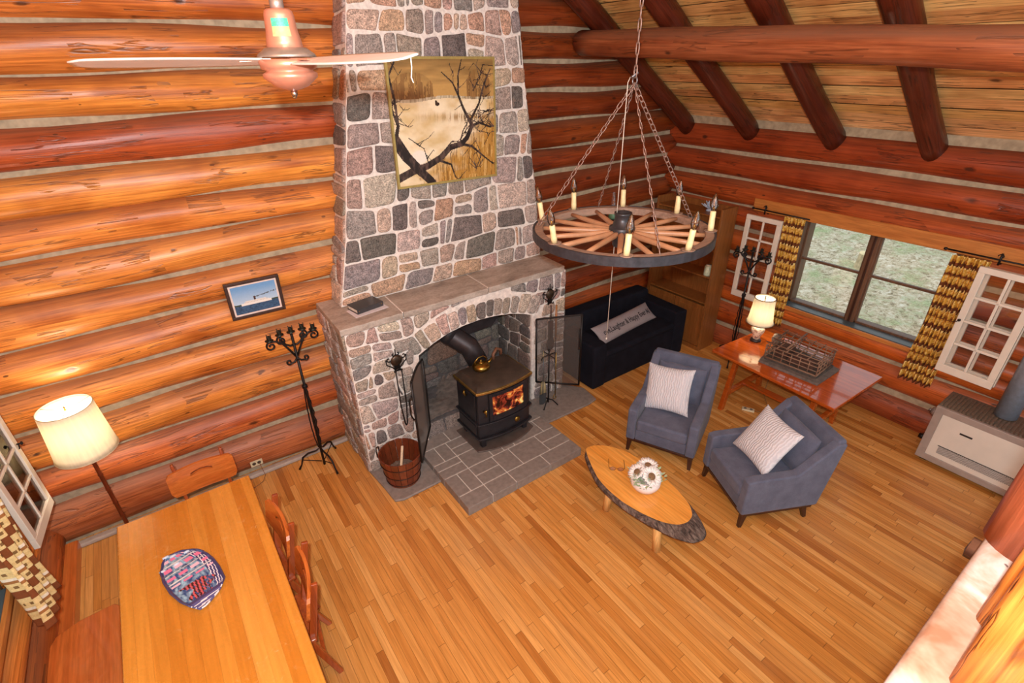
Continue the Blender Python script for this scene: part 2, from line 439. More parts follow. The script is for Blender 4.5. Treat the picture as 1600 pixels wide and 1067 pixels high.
# ---- back wall
zb = [-0.06, 0.502, 0.839, 1.212, 1.565, 1.907, 2.244, 2.558, 2.83, 3.137, 3.448, 3.73, 4.03, 4.32, 4.6, 4.88, 5.16, 5.44, 5.72, 6.0]
mb = MB()
mb.box2((XL - .3, YB + 0.035, -0.1), (XR + .3, YB + 0.36, 6.0), mi=1)
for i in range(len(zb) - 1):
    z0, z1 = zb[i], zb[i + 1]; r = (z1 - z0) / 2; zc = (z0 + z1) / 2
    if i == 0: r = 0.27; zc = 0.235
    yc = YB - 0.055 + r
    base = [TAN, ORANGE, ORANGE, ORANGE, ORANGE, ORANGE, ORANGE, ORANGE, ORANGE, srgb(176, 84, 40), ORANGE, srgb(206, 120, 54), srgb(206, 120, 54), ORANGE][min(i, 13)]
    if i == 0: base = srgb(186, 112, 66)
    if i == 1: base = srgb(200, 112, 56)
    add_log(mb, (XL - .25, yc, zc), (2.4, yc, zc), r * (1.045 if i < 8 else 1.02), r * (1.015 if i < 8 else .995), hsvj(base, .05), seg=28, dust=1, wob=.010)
    add_log(mb, (2.4, yc, zc), (XR + .1, yc, zc), r * 1.0, r * 0.98, hsvj(DEEP if i > 1 else RUST, .1), seg=28, dust=.8, wob=.009)  # right half: redder stain, with its dimmer exposure also painted into the colour
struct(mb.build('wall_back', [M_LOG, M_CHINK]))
# ---- right wall with window hole
WY0, WY1, WZ0, WZ1 = 1.36, 2.85, 0.95, 2.03
zr = [-0.05, 0.335, 0.70, 1.05, 1.40, 1.74, 2.05, 2.36, 2.66, 3.02]
mb = MB()
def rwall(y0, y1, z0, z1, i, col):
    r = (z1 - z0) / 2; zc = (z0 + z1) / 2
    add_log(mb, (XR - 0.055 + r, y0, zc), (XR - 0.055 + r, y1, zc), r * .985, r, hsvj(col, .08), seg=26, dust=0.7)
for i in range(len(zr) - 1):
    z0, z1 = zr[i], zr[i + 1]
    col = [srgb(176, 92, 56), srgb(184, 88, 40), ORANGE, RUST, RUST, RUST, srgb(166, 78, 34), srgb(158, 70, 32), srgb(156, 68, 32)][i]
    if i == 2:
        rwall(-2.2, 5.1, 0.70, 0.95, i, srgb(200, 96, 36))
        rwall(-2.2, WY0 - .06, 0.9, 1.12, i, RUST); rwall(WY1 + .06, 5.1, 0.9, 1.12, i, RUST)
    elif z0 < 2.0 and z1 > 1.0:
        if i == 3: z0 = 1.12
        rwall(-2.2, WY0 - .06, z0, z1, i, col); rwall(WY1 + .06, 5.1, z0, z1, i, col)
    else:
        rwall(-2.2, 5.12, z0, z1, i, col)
for (a, b) in (((XR + .03, -2.2, -.1), (XR + .26, WY0 - .04, 3.1)), ((XR + .03, WY1 + .04, -.1), (XR + .26, 5.1, 3.1)), ((XR + .03, WY0 - .04, -.1), (XR + .26, WY1 + .04, .9)), ((XR + .03, WY0 - .04, 2.06), (XR + .26, WY1 + .04, 3.1))):
    mb.box2(a, b, mi=1)
struct(mb.build('wall_right', [M_LOG, M_CHINK]))
mb = MB()
mb.box2((XR - 0.06, 0.75, 2.03), (XR + .1, 3.5, 2.185), mi=0)
struct(mb.build('trim_1', M_HEADER, bevel=0.012))
# ---- left wall
mb = MB()
LY0, LY1, LZ0, LZ1 = 1.9, 3.62, 0.85, 2.05
zl = [-0.05, 0.36, 0.72, 1.05, 1.38, 1.72, 2.05, 2.4, 2.75, 3.1, 3.45, 3.8, 4.15, 4.5]
for i in range(len(zl) - 1):
    z0, z1 = zl[i], zl[i + 1]; r = (z1 - z0) / 2; zc = (z0 + z1) / 2; xc = XL + .05 - r
    col = hsvj(ORANGE if i > 0 else RUST, .08)
    if 0.8 < zc < 2.05:
        add_log(mb, (xc, -2.2, zc), (xc, LY0 - .05, zc), r, r, col, seg=22); add_log(mb, (xc, LY1 + .05, zc), (xc, 5.0, zc), r, r, col, seg=22)
    else: add_log(mb, (xc, -2.2, zc), (xc, 5.0, zc), r, r, col, seg=22)
for (a, b) in (((XL - .3, -2.2, -.1), (XL - .05, LY0, 4.5)), ((XL - .3, LY1, -.1), (XL - .05, 5.0, 4.5)), ((XL - .3, LY0, -.1), (XL - .05, LY1, .85)), ((XL - .3, LY0, 2.05), (XL - .05, LY1, 4.5))):
    mb.box2(a, b, mi=1)
struct(mb.build('wall_left', [M_LOG, M_CHINK]))
mb = MB(); mb.box2((XL - .02, -2, 0), (XL + .13, 4.82, .1))
struct(mb.build('baseboard_left', M_BENCH, bevel=.01))
mb = MB(); mb.box2((XL + .1, YB - .1, 0), (1.1, YB - .03, .045))
struct(mb.build('baseboard_back', plain('pale_grey_quarter_round', srgb(168, 156, 146), .8), bevel=.015))
# ---- floor
mb = MB(); mb.box2((XL - .3, -2.2, -.12), (XR + .3, YB + .3, 0))
struct(mb.build('floor', M_FLOOR))
# ---- ceiling: boards laid across the rafters
SL = 0.657; Z0R = 3.06
def roof(x, off=0.0): return Z0R + (XR - x) * SL + off
CEIL = [srgb(230, 174, 108), srgb(236, 184, 118), srgb(222, 164, 98), srgb(238, 190, 128)]
mb = MB()
w = 0.155; k = 0; s = -0.45
cosr = 1 / math.sqrt(1 + SL * SL)
while s * cosr < XR - 2.0:
    x0 = XR - s * cosr; x1 = XR - (s + w - 0.006) * cosr
    c = random.choice(CEIL); c = hsvj(c, .08); uo = random.uniform(0, 50)
    h = random.uniform(0, .006); ny = 24
    for j in range(ny):
        y0 = -2.2 + (YB + .3 + 2.2) * j / ny; y1 = -2.2 + (YB + .3 + 2.2) * (j + 1) / ny
        e = lambda y, q: 0.006 * math.sin(y * 2.3 + q + k) + 0.004 * math.sin(y * 5.1 + q)
        P = [(x0 + e(y0, 0) * .5, y0, roof(x0, -h)), (x1 + e(y0, 2), y0, roof(x1, -h)), (x1 + e(y1, 2), y1, roof(x1, -h)), (x0 + e(y1, 0) * .5, y1, roof(x0, -h))]
        cc = (c[0], c[1], c[2], 0)
        mb.poly(P, uv=[(uo + y0, 0), (uo + y0, w), (uo + y1, w), (uo + y1, 0)], col=cc)
    k += 1; s += w
mb.poly([(XR + .6, -2.2, roof(XR + .6, .03)), (2.0, -2.2, roof(2.0, .03)), (2.0, YB + .3, roof(2.0, .03)), (XR + .6, YB + .3, roof(XR + .6, .03))], mi=1)
mb.poly([(2.0, -2.2, roof(2.0, .03)), (XL - .3, -2.2, 4.45), (XL - .3, YB + .3, 4.45), (2.0, YB + .3, roof(2.0, .03))], mi=2)
mb.box2((XR - .02, -2.2, 2.98), (XR + .12, YB + .1, 3.07), mi=3)
struct(mb.build('ceiling', [M_LOG, M_DARKWOOD, M_HEADER, M_CHINK], fix=False))
# ---- rafters and purlin
place = ['nearest the stone chimney', 'second from the stone chimney', 'over the window left end', 'over the window right end', 'over the space heater', 'nearest the loft rail']
mb = None
for i, y in enumerate([4.68, 3.75, 2.76, 1.84, 0.9, -0.05]):
    m = MB()
    a = Vector((XR + .03, y, roof(XR + .03) - .135)); b = Vector((2.1, y, roof(2.1) - .135))
    add_log(m, a, b, .108, .115, hsvj(srgb(92, 40, 22), .06), seg=20, wob=.005, dust=0)
    o = m.build('roof_rafter', M_LOG)
    tag(o, 'dark red round log rafter sloping down to the window wall, ' + place[i], 'rafter', 'round log rafters under the board ceiling')
m = MB()
add_log(m, (4.42, YB - .07, 3.915), (4.42, -1.8, 3.64), .128, .122, srgb(150, 84, 50), seg=28, wob=.006, dust=1.6)
tag(m.build('purlin_log', M_LOG), 'long thick horizontal log running under the rafters towards the chimney wall', 'log beam')
# ---- loft edge, rails
def worn_sill():
    t = NT('worn_painted_sill'); v = t.coord(); n = t.noise(v, 3.2, 5, .65, .6); n2 = t.noise(v, 11, 4, .7)
    c = t.ramp(n, [(.38, srgb(152, 108, 82)), (.5, srgb(182, 148, 126)), (.62, srgb(204, 186, 176))])
    c = t.mix(t.n('MapRange', Value=n2, From_Min=.66, From_Max=.7).outputs[0], c, srgb(110, 92, 86))
    t.base(c, .4); t.bump(n2, .2, .004); return t.m
mb = MB()
pw = attr_mat('worn_loft_sill', .55, .12, 10, .2)
mb.box2((-1.4, -0.42, 2.18), (2.06, 0.045, 2.4))
struct(mb.build('trim_2', worn_sill(), bevel=.025))
mb = MB(); mb.box2((-1.5, -2.2, 2.16), (6.3, -0.42, 2.36))
struct(mb.build('trim_3', M_PINE))
mb = MB(); mb.box2((2.06, -.06, 0), (2.15, .05, 4.9))
tag(mb.build('support_post', M_DARKWOOD, bevel=.006), 'dark brown squared post rising beside the end of the loft sill', 'post')
m = MB(); add_log(m, (1.915, -.07, 2.4), (1.915, -.07, 4.9), .118, .11, srgb(166, 90, 60), seg=28)
tag(m.build('log_post', M_LOG), 'thick reddish round log post standing on the worn loft sill', 'post')
m = MB(); add_log(m, (1.50, -.085, 2.4), (1.64, -.10, 3.3), .047, .045, srgb(222, 140, 62), seg=22)
tag(m.build('rail_spindle', M_LOG), 'slim orange peeled log spindle on the loft sill, next to the thick post', 'railing')
m = MB(); add_log(m, (1.27, -.115, 2.4), (1.46, -.125, 3.3), .062, .06, srgb(224, 146, 66), seg=22)
tag(m.build('rail_spindle', M_LOG), 'wider orange peeled log spindle crossing the bottom right corner of the view', 'railing')
m = MB(); add_log(m, (.85, -.12, 3.36), (1.77, -.115, 3.36), .06, .055, srgb(222, 140, 62), seg=22)
tag(m.build('top_rail', M_LOG), 'orange peeled log top rail resting on the loft spindles', 'railing')
m = MB(); add_log(m, (1.93, .07, 2.26), (1.93, -.3, 2.26), .035, .035, srgb(60, 34, 24), seg=16)
tag(m.build('joist_log', M_LOG), 'dark log end poking out under the worn loft sill', 'log beam')
# ---------------------------------------------------------------- stone laying
def clip(poly, nx, ny, c):
    """keep points with nx*x+ny*y<=c"""
    out = []
    n = len(poly)
    for i in range(n):
        a = poly[i]; b = poly[(i + 1) % n]
        da = nx * a[0] + ny * a[1] - c; db = nx * b[0] + ny * b[1] - c
        if da <= 0: out.append(a)
        if (da < 0 < db) or (db < 0 < da):
            t = da / (da - db); out.append((a[0] + (b[0] - a[0]) * t, a[1] + (b[1] - a[1]) * t))
    return out
def rounded(poly, it=2, jit=0.0, k0=.2):
    for q_ in range(it):
        q = []
        n = len(poly)
        for i in range(n):
            a = poly[i]; b = poly[(i + 1) % n]
            k = k0
            q.append((a[0] + (b[0] - a[0]) * k, a[1] + (b[1] - a[1]) * k)); q.append((a[0] + (b[0] - a[0]) * (1 - k), a[1] + (b[1] - a[1]) * (1 - k)))
        poly = q
    return [(a + random.uniform(-jit, jit), b + random.uniform(-jit, jit)) for a, b in poly]
def rough(poly):
    """chip the corners, waver the edges"""
    n = len(poly); out = []
    for i in range(n):
        p = poly[i - 1]; a = poly[i]; b = poly[(i + 1) % n]
        la = math.hypot(p[0] - a[0], p[1] - a[1]); lb = math.hypot(b[0] - a[0], b[1] - a[1])
        if la < .012 or lb < .012: out.append(a); continue
        c = random.choice((.012, .02, .03, .045)); ca = min(.4, c / la); cb = min(.4, c / lb)
        out.append((a[0] + (p[0] - a[0]) * ca, a[1] + (p[1] - a[1]) * ca))
        out.append((a[0] + (p[0] - a[0]) * ca * .3 + (b[0] - a[0]) * cb * .3, a[1] + (p[1] - a[1]) * ca * .3 + (b[1] - a[1]) * cb * .3))
        out.append((a[0] + (b[0] - a[0]) * cb, a[1] + (b[1] - a[1]) * cb))
        if lb > .1:
            m_ = random.uniform(.4, .6); w = random.uniform(-.006, .007) ; nx, ny = (b[1] - a[1]) / lb, -(b[0] - a[0]) / lb
            out.append((a[0] + (b[0] - a[0]) * m_ + nx * w, a[1] + (b[1] - a[1]) * m_ + ny * w))
    return rounded(out, 1, .0016)
STONES = [srgb(176, 162, 152), srgb(166, 154, 146), srgb(182, 160, 148), srgb(188, 168, 150), srgb(158, 150, 146), srgb(144, 138, 136), srgb(180, 154, 144), srgb(192, 178, 164), srgb(112, 106, 102), srgb(172, 160, 152), srgb(190, 158, 134), srgb(168, 158, 152), srgb(180, 168, 158), srgb(160, 148, 136)]
def lay(mb, polys, P, h=(.012, .026), dark=1.0, mi=0):
    for poly in polys:
        if len(poly) < 3: continue
        ar = abs(sum(poly[i][0] * poly[(i + 1) % len(poly)][1] - poly[(i + 1) % len(poly)][0] * poly[i][1] for i in range(len(poly)))) / 2
        if ar < .0009: continue
        poly = rough(poly)
        cx = sum(p[0] for p in poly) / len(poly); cy = sum(p[1] for p in poly) / len(poly)
        c = hsvj(random.choice(STONES), .16, .02); c = (c[0] * dark, c[1] * dark, c[2] * dark, 1)
        hh = random.uniform(*h); tu = random.uniform(-.05, .05); tv = random.uniform(-.05, .05)
        rings = []
        for (sc_, hz) in ((1.0, -.01), (1.0, hh * .55), (.955, hh * .93), (.72, hh * 1.0), (.35, hh * 1.04)):
            ring = []
            for (a, b) in poly:
                A = cx + (a - cx) * sc_; B = cy + (b - cy) * sc_
                ring.append(mb.vert(P(A, B, hz + (tu * (A - cx) + tv * (B - cy) if hz > 0 else 0) + (random.uniform(-.0015, .0015) if hz > 0 else 0))))
            rings.append(ring)
        n = len(poly)
        for r0, r1 in zip(rings, rings[1:]):
            for i in range(n): mb.face((r0[i], r0[(i + 1) % n], r1[(i + 1) % n], r1[i]), mi=mi, sm=True, col=c)
        mb.face(rings[-1], mi=mi, sm=True, col=c)
def cells(W, H, rh=(.14, .2), rw=(.16, .34), m=.011, region=None, hp=None):
    """coursed rubble on a WxH rectangle: wavering courses of roughly squared stones; hp(centre)->list of half planes"""
    def line(y):
        k = [random.uniform(-.034, .034) for _ in range(int(W / .22) + 3)]
        if y <= 0 or y >= H: return lambda x: min(max(y, 0), H)
        def f(x):
            t = max(0, x) / .22; i = min(int(t), len(k) - 2); return y + k[i] + (k[i + 1] - k[i]) * (t - i)
        return f
    out = []; y = 0; lo = line(0)
    while y < H - .02:
        dh = random.uniform(*rh); y2 = y + dh
        if H - y2 < rh[0] * .6: y2 = H
        hi = line(y2); x = random.uniform(-rw[0] * .6, 0); sb = x; st = x
        while x < W:
            dw = random.uniform(*rw) * (.75 if dh < rh[0] * 1.15 else 1)
            x2 = x + dw; nb = x2 + random.uniform(-.034, .034); nt = x2 + random.uniform(-.034, .034)
            if W - x2 < rw[0] * .4: x2 = nb = nt = W + .01
            q = [(sb, lo(sb)), (nb, lo(nb)), (nt, hi(nt)), (st, hi(st))]
            r = random.random()
            if r < .13 and dh > .13:
                t = random.uniform(.35, .65); e1 = (q[0][0] + (q[3][0] - q[0][0]) * t, q[0][1] + (q[3][1] - q[0][1]) * t); t2 = t + random.uniform(-.12, .12); e2 = (q[1][0] + (q[2][0] - q[1][0]) * t2, q[1][1] + (q[2][1] - q[1][1]) * t2)
                qs = [[q[0], q[1], e2, e1], [e1, e2, q[2], q[3]]]
            elif r < .22:
                t = random.uniform(.3, .7); e1 = (q[0][0] + (q[1][0] - q[0][0]) * t, q[0][1] + (q[1][1] - q[0][1]) * t); t2 = t + random.uniform(-.25, .25); e2 = (q[3][0] + (q[2][0] - q[3][0]) * t2, q[3][1] + (q[2][1] - q[3][1]) * t2)
                qs = [[q[0], e1, e2, q[3]], [e1, q[1], q[2], e2]]
            else: qs = [q]
            for g in qs:
                cx = sum(p[0] for p in g) / 4; cy = sum(p[1] for p in g) / 4
                if region and not region(cx, cy): continue
                big = [(-.1, -.1), (W + .1, -.1), (W + .1, H + .1), (-.1, H + .1)]
                poly = clip(clip(clip(clip(big, -1, 0, -m * .6), 1, 0, W - m * .6), 0, -1, -m * .6), 0, 1, H - m * .6)
                mm = m * random.uniform(.75, 1.25)
                for i in range(4):
                    a, b = g[i], g[(i + 1) % 4]; dx, dy = b[0] - a[0], b[1] - a[1]; L = math.hypot(dx, dy)
                    if L < 1e-5: continue
                    nx, ny = dy / L, -dx / L; poly = clip(poly, nx, ny, nx * a[0] + ny * a[1] - mm)
                    if len(poly) < 3: break
                if len(poly) >= 3 and hp:
                    for (nx, ny, c) in hp((cx, cy)):
                        poly = clip(poly, nx, ny, c - m)
                        if len(poly) < 3: break
                if len(poly) >= 3: out.append(poly)
            x = x2; sb, st = nb, nt
        y = y2; lo = hi
    return out

# ---------------------------------------------------------------- fireplace
fp = thing('stone_fireplace', 'tall grey and pink fieldstone fireplace and tapering chimney with white mortar', 'fireplace', (0, 0, 0))
MZ = 1.70
prof = [(1.70, 1.235, 3.67), (2.31, 1.386, 3.61), (3.28, 1.566, 3.49), (4.25, 1.735, 3.375), (6.0, 2.02, 3.18)]
def xl(z):
    for (a, b) in zip(prof, prof[1:]):
        if z <= b[0] or b is prof[-1]:
            t = max(0, (z - a[0]) / (b[0] - a[0])); return a[1] + (b[1] - a[1]) * t, a[2] + (b[2] - a[2]) * t
CY = 4.6
mb = MB()   # mortar core of chimney
for (a, b) in zip(prof, prof[1:]):
    lo = [(a[1], CY, a[0]), (a[2], CY, a[0]), (a[2], 5.0, a[0]), (a[1], 5.0, a[0])]; hi = [(b[1], CY, b[0]), (b[2], CY, b[0]), (b[2], 5.0, b[0]), (b[1], 5.0, b[0])]
    for i in range(4): mb.quad(lo[i], lo[(i + 1) % 4], hi[(i + 1) % 4], hi[i], mi=1)
W0 = 2.2; H0 = 4.2
def Pf(u, v, h):
    z = MZ + v; l, r = xl(z); return (l + (r - l) * u / W0, CY - h, z)
def Pl(u, v, h):
    z = MZ + v; l, r = xl(z); return (l - h, CY + u, z)
def Pr(u, v, h):
    z = MZ + v; l, r = xl(z); return (r + h, CY + u, z)
lay(mb, cells(W0, H0, (.12, .27), (.12, .36), .013), Pf)
lay(mb, cells(.32, H0, (.15, .25), (.25, .4), .012), Pl)
lay(mb, cells(.32, H0, (.15, .25), (.25, .4), .012), Pr)
mb.build('chimney_breast', [M_STONE, M_MORTAR], fp)
# body with arched opening
FY = 4.15; BX0, BX1 = 1.09, 3.69; OX0, OX1 = 1.77, 3.2
ax = [1.77, 1.95, 2.12, 2.31, 2.51, 2.71, 2.90, 3.08, 3.2]; az = [1.18, 1.262, 1.318, 1.348, 1.357, 1.342, 1.31, 1.255, 1.205]
def archz(x):
    for i in range(len(ax) - 1):
        if x <= ax[i + 1]:
            t = (x - ax[i]) / (ax[i + 1] - ax[i]); return az[i] + (az[i + 1] - az[i]) * t
    return az[-1]
mb = MB(); T = MZ - .06
mb.box2((BX0, FY, 0), (OX0, 4.95, T), mi=1); mb.box2((OX1, FY, 0), (BX1, 4.95, T), mi=1)
for i in range(len(ax) - 1):
    a, b = ax[i], ax[i + 1]
    mb.poly([(a, FY, az[i]), (b, FY, az[i + 1]), (b, FY, T), (a, FY, T)], mi=1)
    mb.poly([(a, FY, az[i]), (b, FY, az[i + 1]), (b, FY + .3, az[i + 1]), (a, FY + .3, az[i])], mi=1)
    mb.poly([(a, FY + .3, az[i]), (b, FY + .3, az[i + 1]), (b, FY + .3, T), (a, FY + .3, T)], mi=1)
mb.box2((OX0, FY + .02, T - .04), (OX1, 4.95, T), mi=1)
VH = .25
# voussoirs
px = OX0 - .06; vs = []
while px < OX1 + .05:
    w = random.uniform(.085, .14)
    a = px; b = min(px + w, OX1 + .07)
    def pt(x, h):
        xx = min(max(x, OX0), OX1); e = .02; x1 = max(OX0, xx - e); x2 = min(OX1, xx + e)
        tx, tz = x2 - x1, archz(x2) - archz(x1); L = math.hypot(tx, tz); return (x - tz / L * h * 1.0, archz(xx) + tx / L * h)
    hh = VH * random.uniform(.8, 1.0)
    m_ = .009
    vs.append([pt(a + m_, .012), pt(b - m_, .012), pt(b - m_ + .003, hh - m_), pt(a + m_ - .003, hh - m_)])
    px = b
    if b >= OX1 + .06: break
Pb = lambda u, v, h: (u, FY - h, v)
lay(mb, vs, Pb)
def region(u, v):
    x = BX0 + u
    if x < OX0 - .05 or x > OX1 + .05: return True
    return v > archz(min(max(x, OX0), OX1)) + VH * .98
def hp(s):
    x = BX0 + s[0]; v = s[1]
    if v > archz(min(max(x, OX0), OX1)) + VH * .7:
        xx = min(max(x, OX0), OX1); e = .03; x1 = max(OX0, xx - e); x2 = min(OX1, xx + e)
        tx, tz = x2 - x1, archz(x2) - archz(x1); L = math.hypot(tx, tz); nx, nz = tz / L, -tx / L
        if OX0 - .1 < x < OX1 + .1: return [(nx, nz, nx * (xx - BX0) + nz * (archz(xx)) - VH)]
        return []
    if x < OX0: return [(1, 0, OX0 - BX0 + .0)]
    return [(-1, 0, -(OX1 - BX0))]
lay(mb, cells(BX1 - BX0, T, (.13, .19), (.13, .28), .011, region=region, hp=hp), lambda u, v, h: (BX0 + u, FY - h, v))
lay(mb, cells(.75, T, (.13, .2), (.16, .3), .011), lambda u, v, h: (BX0 - h, FY + u, v))
lay(mb, cells(.75, T, (.13, .2), (.16, .3), .011), lambda u, v, h: (BX1 + h, FY + u, v))
mb.build('surround', [M_STONE, M_MORTAR], fp)
# firebox
mb = MB()
mb.box2((OX0, 4.84, 0), (OX1, 4.94, T - .04), mi=1)
mb.box2((OX0, FY + .04, 0), (OX1, 4.86, .28), mi=1)
lay(mb, cells(OX1 - OX0, 1.5, (.16, .26), (.2, .4), .01), lambda u, v, h: (OX0 + u, 4.84 - h, v + .2), dark=.8)
lay(mb, cells(.66, 1.1, (.16, .26), (.2, .35), .01), lambda u, v, h: (OX0 + h, FY + .02 + u, v + .15), dark=.8)
lay(mb, cells(.66, 1.1, (.16, .26), (.2, .35), .01), lambda u, v, h: (OX1 - h, FY + .02 + u, v + .15), dark=.8)
lay(mb, cells(OX1 - OX0, .28, (.27, .3), (.2, .35), .01), lambda u, v, h: (OX0 + u, FY + .04 - h, v), h=(.008, .015))
mb.build('firebox', [M_SOOT, plain('sooty_mortar', srgb(96, 92, 92), .95, 0, .3, 12, .3)], fp)
m = MB(); random.seed(3)
m.grid(lambda u, v: (OX0 + .02 + u * 1.39, FY + .06 + v * .76, .285 + .03 * math.sin(u * 9) * math.sin(v * 5 + 1) + random.uniform(0, .012)), 40, 22)
a_ = m.build('ash_bed', plain('grey_ash', srgb(120, 112, 106), .95, 0, .35, 14, .6), fp); a_['kind'] = 'stuff'
# mantel slabs
mb = MB()
xs = [1.045, 1.66, 2.62, 3.66]
for i in range(3):
    c = [srgb(172, 154, 144), srgb(166, 150, 140), srgb(162, 144, 134)][i]
    poly = [(xs[i] + .006, FY - .035 + random.uniform(-.01, .01)), (xs[i + 1] - .006, FY - .03), (xs[i + 1] - .006 + (.04 if i < 2 else 0.05), 4.93), (xs[i] + .006 + (.04 if i else 0.02), 4.93)]
    n = 14; pts = [(poly[0][0] + (poly[1][0] - poly[0][0]) * k / n, poly[0][1] + .006 * math.sin(k * 2.1 + i)) for k in range(n + 1)] + poly[2:]
    mb.prism(pts, T - .005, MZ + random.uniform(-.002, .002), col=c)
mb.box2((1.07, FY, T - .01), (3.66, 4.93, MZ - .006), mi=1)
mb.build('mantel_slab', [M_SLAB, M_MORTAR], fp, bevel=.008)
# hearth slabs on the floor
mb = MB()
pts = [(1.07, 4.2), (1.1, 3.87), (1.115, 3.62), (1.2, 3.585), (1.66, 3.59), (1.66, 4.2)]
mb.prism(pts, 0, .03); mb.build('hearth_slab', M_SLATE, fp, bevel=.012); mb = MB(); pts = [(2.95, 4.2), (2.95, 3.68), (3.15, 3.67), (3.72, 3.655), (3.86, 3.68), (3.90, 3.95), (3.75, 4.2)]
mb.prism(pts, 0, .03)
mb.build('hearth_slab', M_SLATE, fp, bevel=.012)
# raised tile hearth
HX0, HX1, HY0, HY1 = 1.605, 3.02, 3.045, 4.19
mb = MB(); mb.box2((HX0 + .012, HY0 + .012, 0), (HX1 - .012, HY1, .094), mi=0)
mb.build('hearth_base', M_GROUT, fp)
mb = MB()
ux = (HX1 - HX0) / 10; uy = (HY1 - HY0) / 8
tiles = [(0, 0, 2, 1.25), (2, 0, 2, 1.25), (4, 0, 3, 1.25), (7, 0, 3, 1.25),
         (0, 1.25, 1, 2), (1, 1.25, 1, 2), (2, 1.25, 2, 1), (2, 2.25, 2, 1), (4, 1.25, 1.5, 2), (5.5, 1.25, 2.5, 2), (8, 1.25, 2, 1), (8, 2.25, 2, 1),
         (0, 3.25, 2, .9), (2, 3.25, 2.2, 1.6), (4.2, 3.25, 1, 1.6), (5.2, 3.25, 1, 1.6), (6.2, 3.25, 2.8, 1.6), (9, 3.25, 1, 1.6),
         (0, 4.15, 2, .7), (0, 4.85, 1, 1.8), (1, 4.85, 1, 1.8), (2, 4.85, 2, .9), (2, 5.75, 2, .9), (4, 4.85, 3, 1.8), (7, 4.85, 3, 1.8),
         (0, 6.65, 2.5, 1.35), (2.5, 6.65, 2.5, 1.35), (5, 6.65, 2.5, 1.35), (7.5, 6.65, 2.5, 1.35)]
for (a, b, w, h) in tiles:
    e = .005
    x0 = HX0 + a * ux + (e if a > 0 else 0); x1 = HX0 + (a + w) * ux - (e if a + w < 10 else 0)
    y0 = HY0 + b * uy + (e if b > 0 else 0); y1 = HY0 + (b + h) * uy - e
    z0 = .088 if (a > 0 and b > 0 and a + w < 10) else .0
    mb.box2((x0, y0, z0), (x1, y1, .1))
mb.build('hearth_tiles', M_SLATE, fp, bevel=.006)
# flue pipe and hood in the firebox
m = MB(); m.tube([(2.5, 4.22, .80), (2.45, 4.32, .98), (2.32, 4.45, 1.1), (2.1, 4.62, 1.33)], .115, 24)
m.tube([(2.32, 4.45, 1.1), (2.24, 4.51, 1.18)], .122, 24)
m.build('flue_pipe', M_BRONZE, fp)
m = MB(); m.prism([(2.45, .95), (2.95, .95), (3.1, 1.1), (2.9, 1.5), (2.3, 1.5)], 4.62, 4.66, P=lambda a, b, h: (a, h, b))
m.build('damper_plate', M_BRONZE, fp)
# ---------------------------------------------------------------- stove
st = thing('wood_stove', 'black cast iron wood stove with lit window on the tiled hearth', 'stove', (2.46, 3.87, .1))
m = MB()
def bow(w, d, b, n=10):
    return [(-w / 2 + w * i / n, -d / 2 - b * (1 - (2 * i / n - 1) ** 2)) for i in range(n + 1)] + [(w / 2, d / 2), (-w / 2, d / 2)]
m.prism(bow(.74, .46, .09), 0, .018); m.build('floor_plate', plain('dusty_steel_plate', srgb(98, 86, 80), .5, .3, .2, 8), st, bevel=.006)
m = MB(); m.prism(bow(.66, .42, .05), .16, .72)
m.build('firebox_body', M_STOVE, st, bevel=.012)
m = MB(); m.prism(bow(.70, .46, .055), .325, .345); m.build('band', M_STOVE, st, bevel=.005)
m = MB(); m.prism(bow(.70, .46, .06), .135, .16); m.build('band', M_STOVE, st, bevel=.005)
m = MB(); m.prism(bow(.71, .47, .055), .72, .748); m.build('top_rim', plain('worn_brass_edged_iron', srgb(176, 146, 84), .3, .9, .3, 14), st, bevel=.006)
m = MB()
lo = bow(.68, .44, .05); hi = bow(.58, .36, .03)
a = [m.vert((x, y, .748)) for x, y in lo]; b = [m.vert((x, y + .01, .80)) for x, y in hi]
for i in range(len(a)): m.face((a[i], a[(i + 1) % len(a)], b[(i + 1) % len(a)], b[i]))
m.face(b)
m.build('top_plate', plain('dusty_black_iron_top', srgb(72, 62, 54), .5, .3, .3, 9), st, bevel=.004)
for (x, y) in ((-.27, -.18), (.27, -.18), (-.27, .16), (.27, .16)):
    m = MB(); m.beam((x, y, .018), (x * 1.05, y, .15), .055, .055, up=(0, 1, 0)); m.build('leg', M_STOVE, st, bevel=.008)
# door
def Fy(x, off=0): return -.21 - .05 * (1 - (2 * x / .66) ** 2) - off
m = MB(); fr = lambda x0, x1, z0, z1, o: [m.box2((x, Fy(x + .02, o), z0), (x + .0405, Fy(x + .02, 0) + .01, z1)) for x in [x0 + .04 * i for i in range(int(round((x1 - x0) / .04)))]]
fr(-.22, .26, .36, .42, .02); fr(-.22, .26, .66, .70, .02); fr(-.22, -.18, .42, .66, .02); fr(.22, .26, .42, .66, .02)
dr = m.build('door', M_STOVE, st)
m = MB(); m.grid(lambda u, v: (-.18 + .40 * u, Fy(-.18 + .4 * u, .006), .42 + .24 * v), 10, 2)
t = NT('fire_behind_glass'); v = t.coord('Object', (1, 1, 1)); nn = t.noise(v, 10, 5, .65, .8)
colr = t.ramp(nn, [(.42, srgb(34, 14, 12)), (.50, srgb(150, 50, 36)), (.57, srgb(226, 120, 50)), (.66, srgb(250, 220, 130))])
t.base(BLACK, .1); t.l(colr, t.b.inputs['Emission Color']); t.b.inputs['Emission Strength'].default_value = .8
g_ = m.build('fire_window', t.m, dr); g_['label'] = 'orange glowing glass'
m = MB(); m.lathe([(0, .0), (.034, .0), (.036, .006), (.026, .012), (.02, .016), (0, .018)], (.13, Fy(.13), .24), 20, axis=Matrix.Rotation(R(90), 3, 'X'))
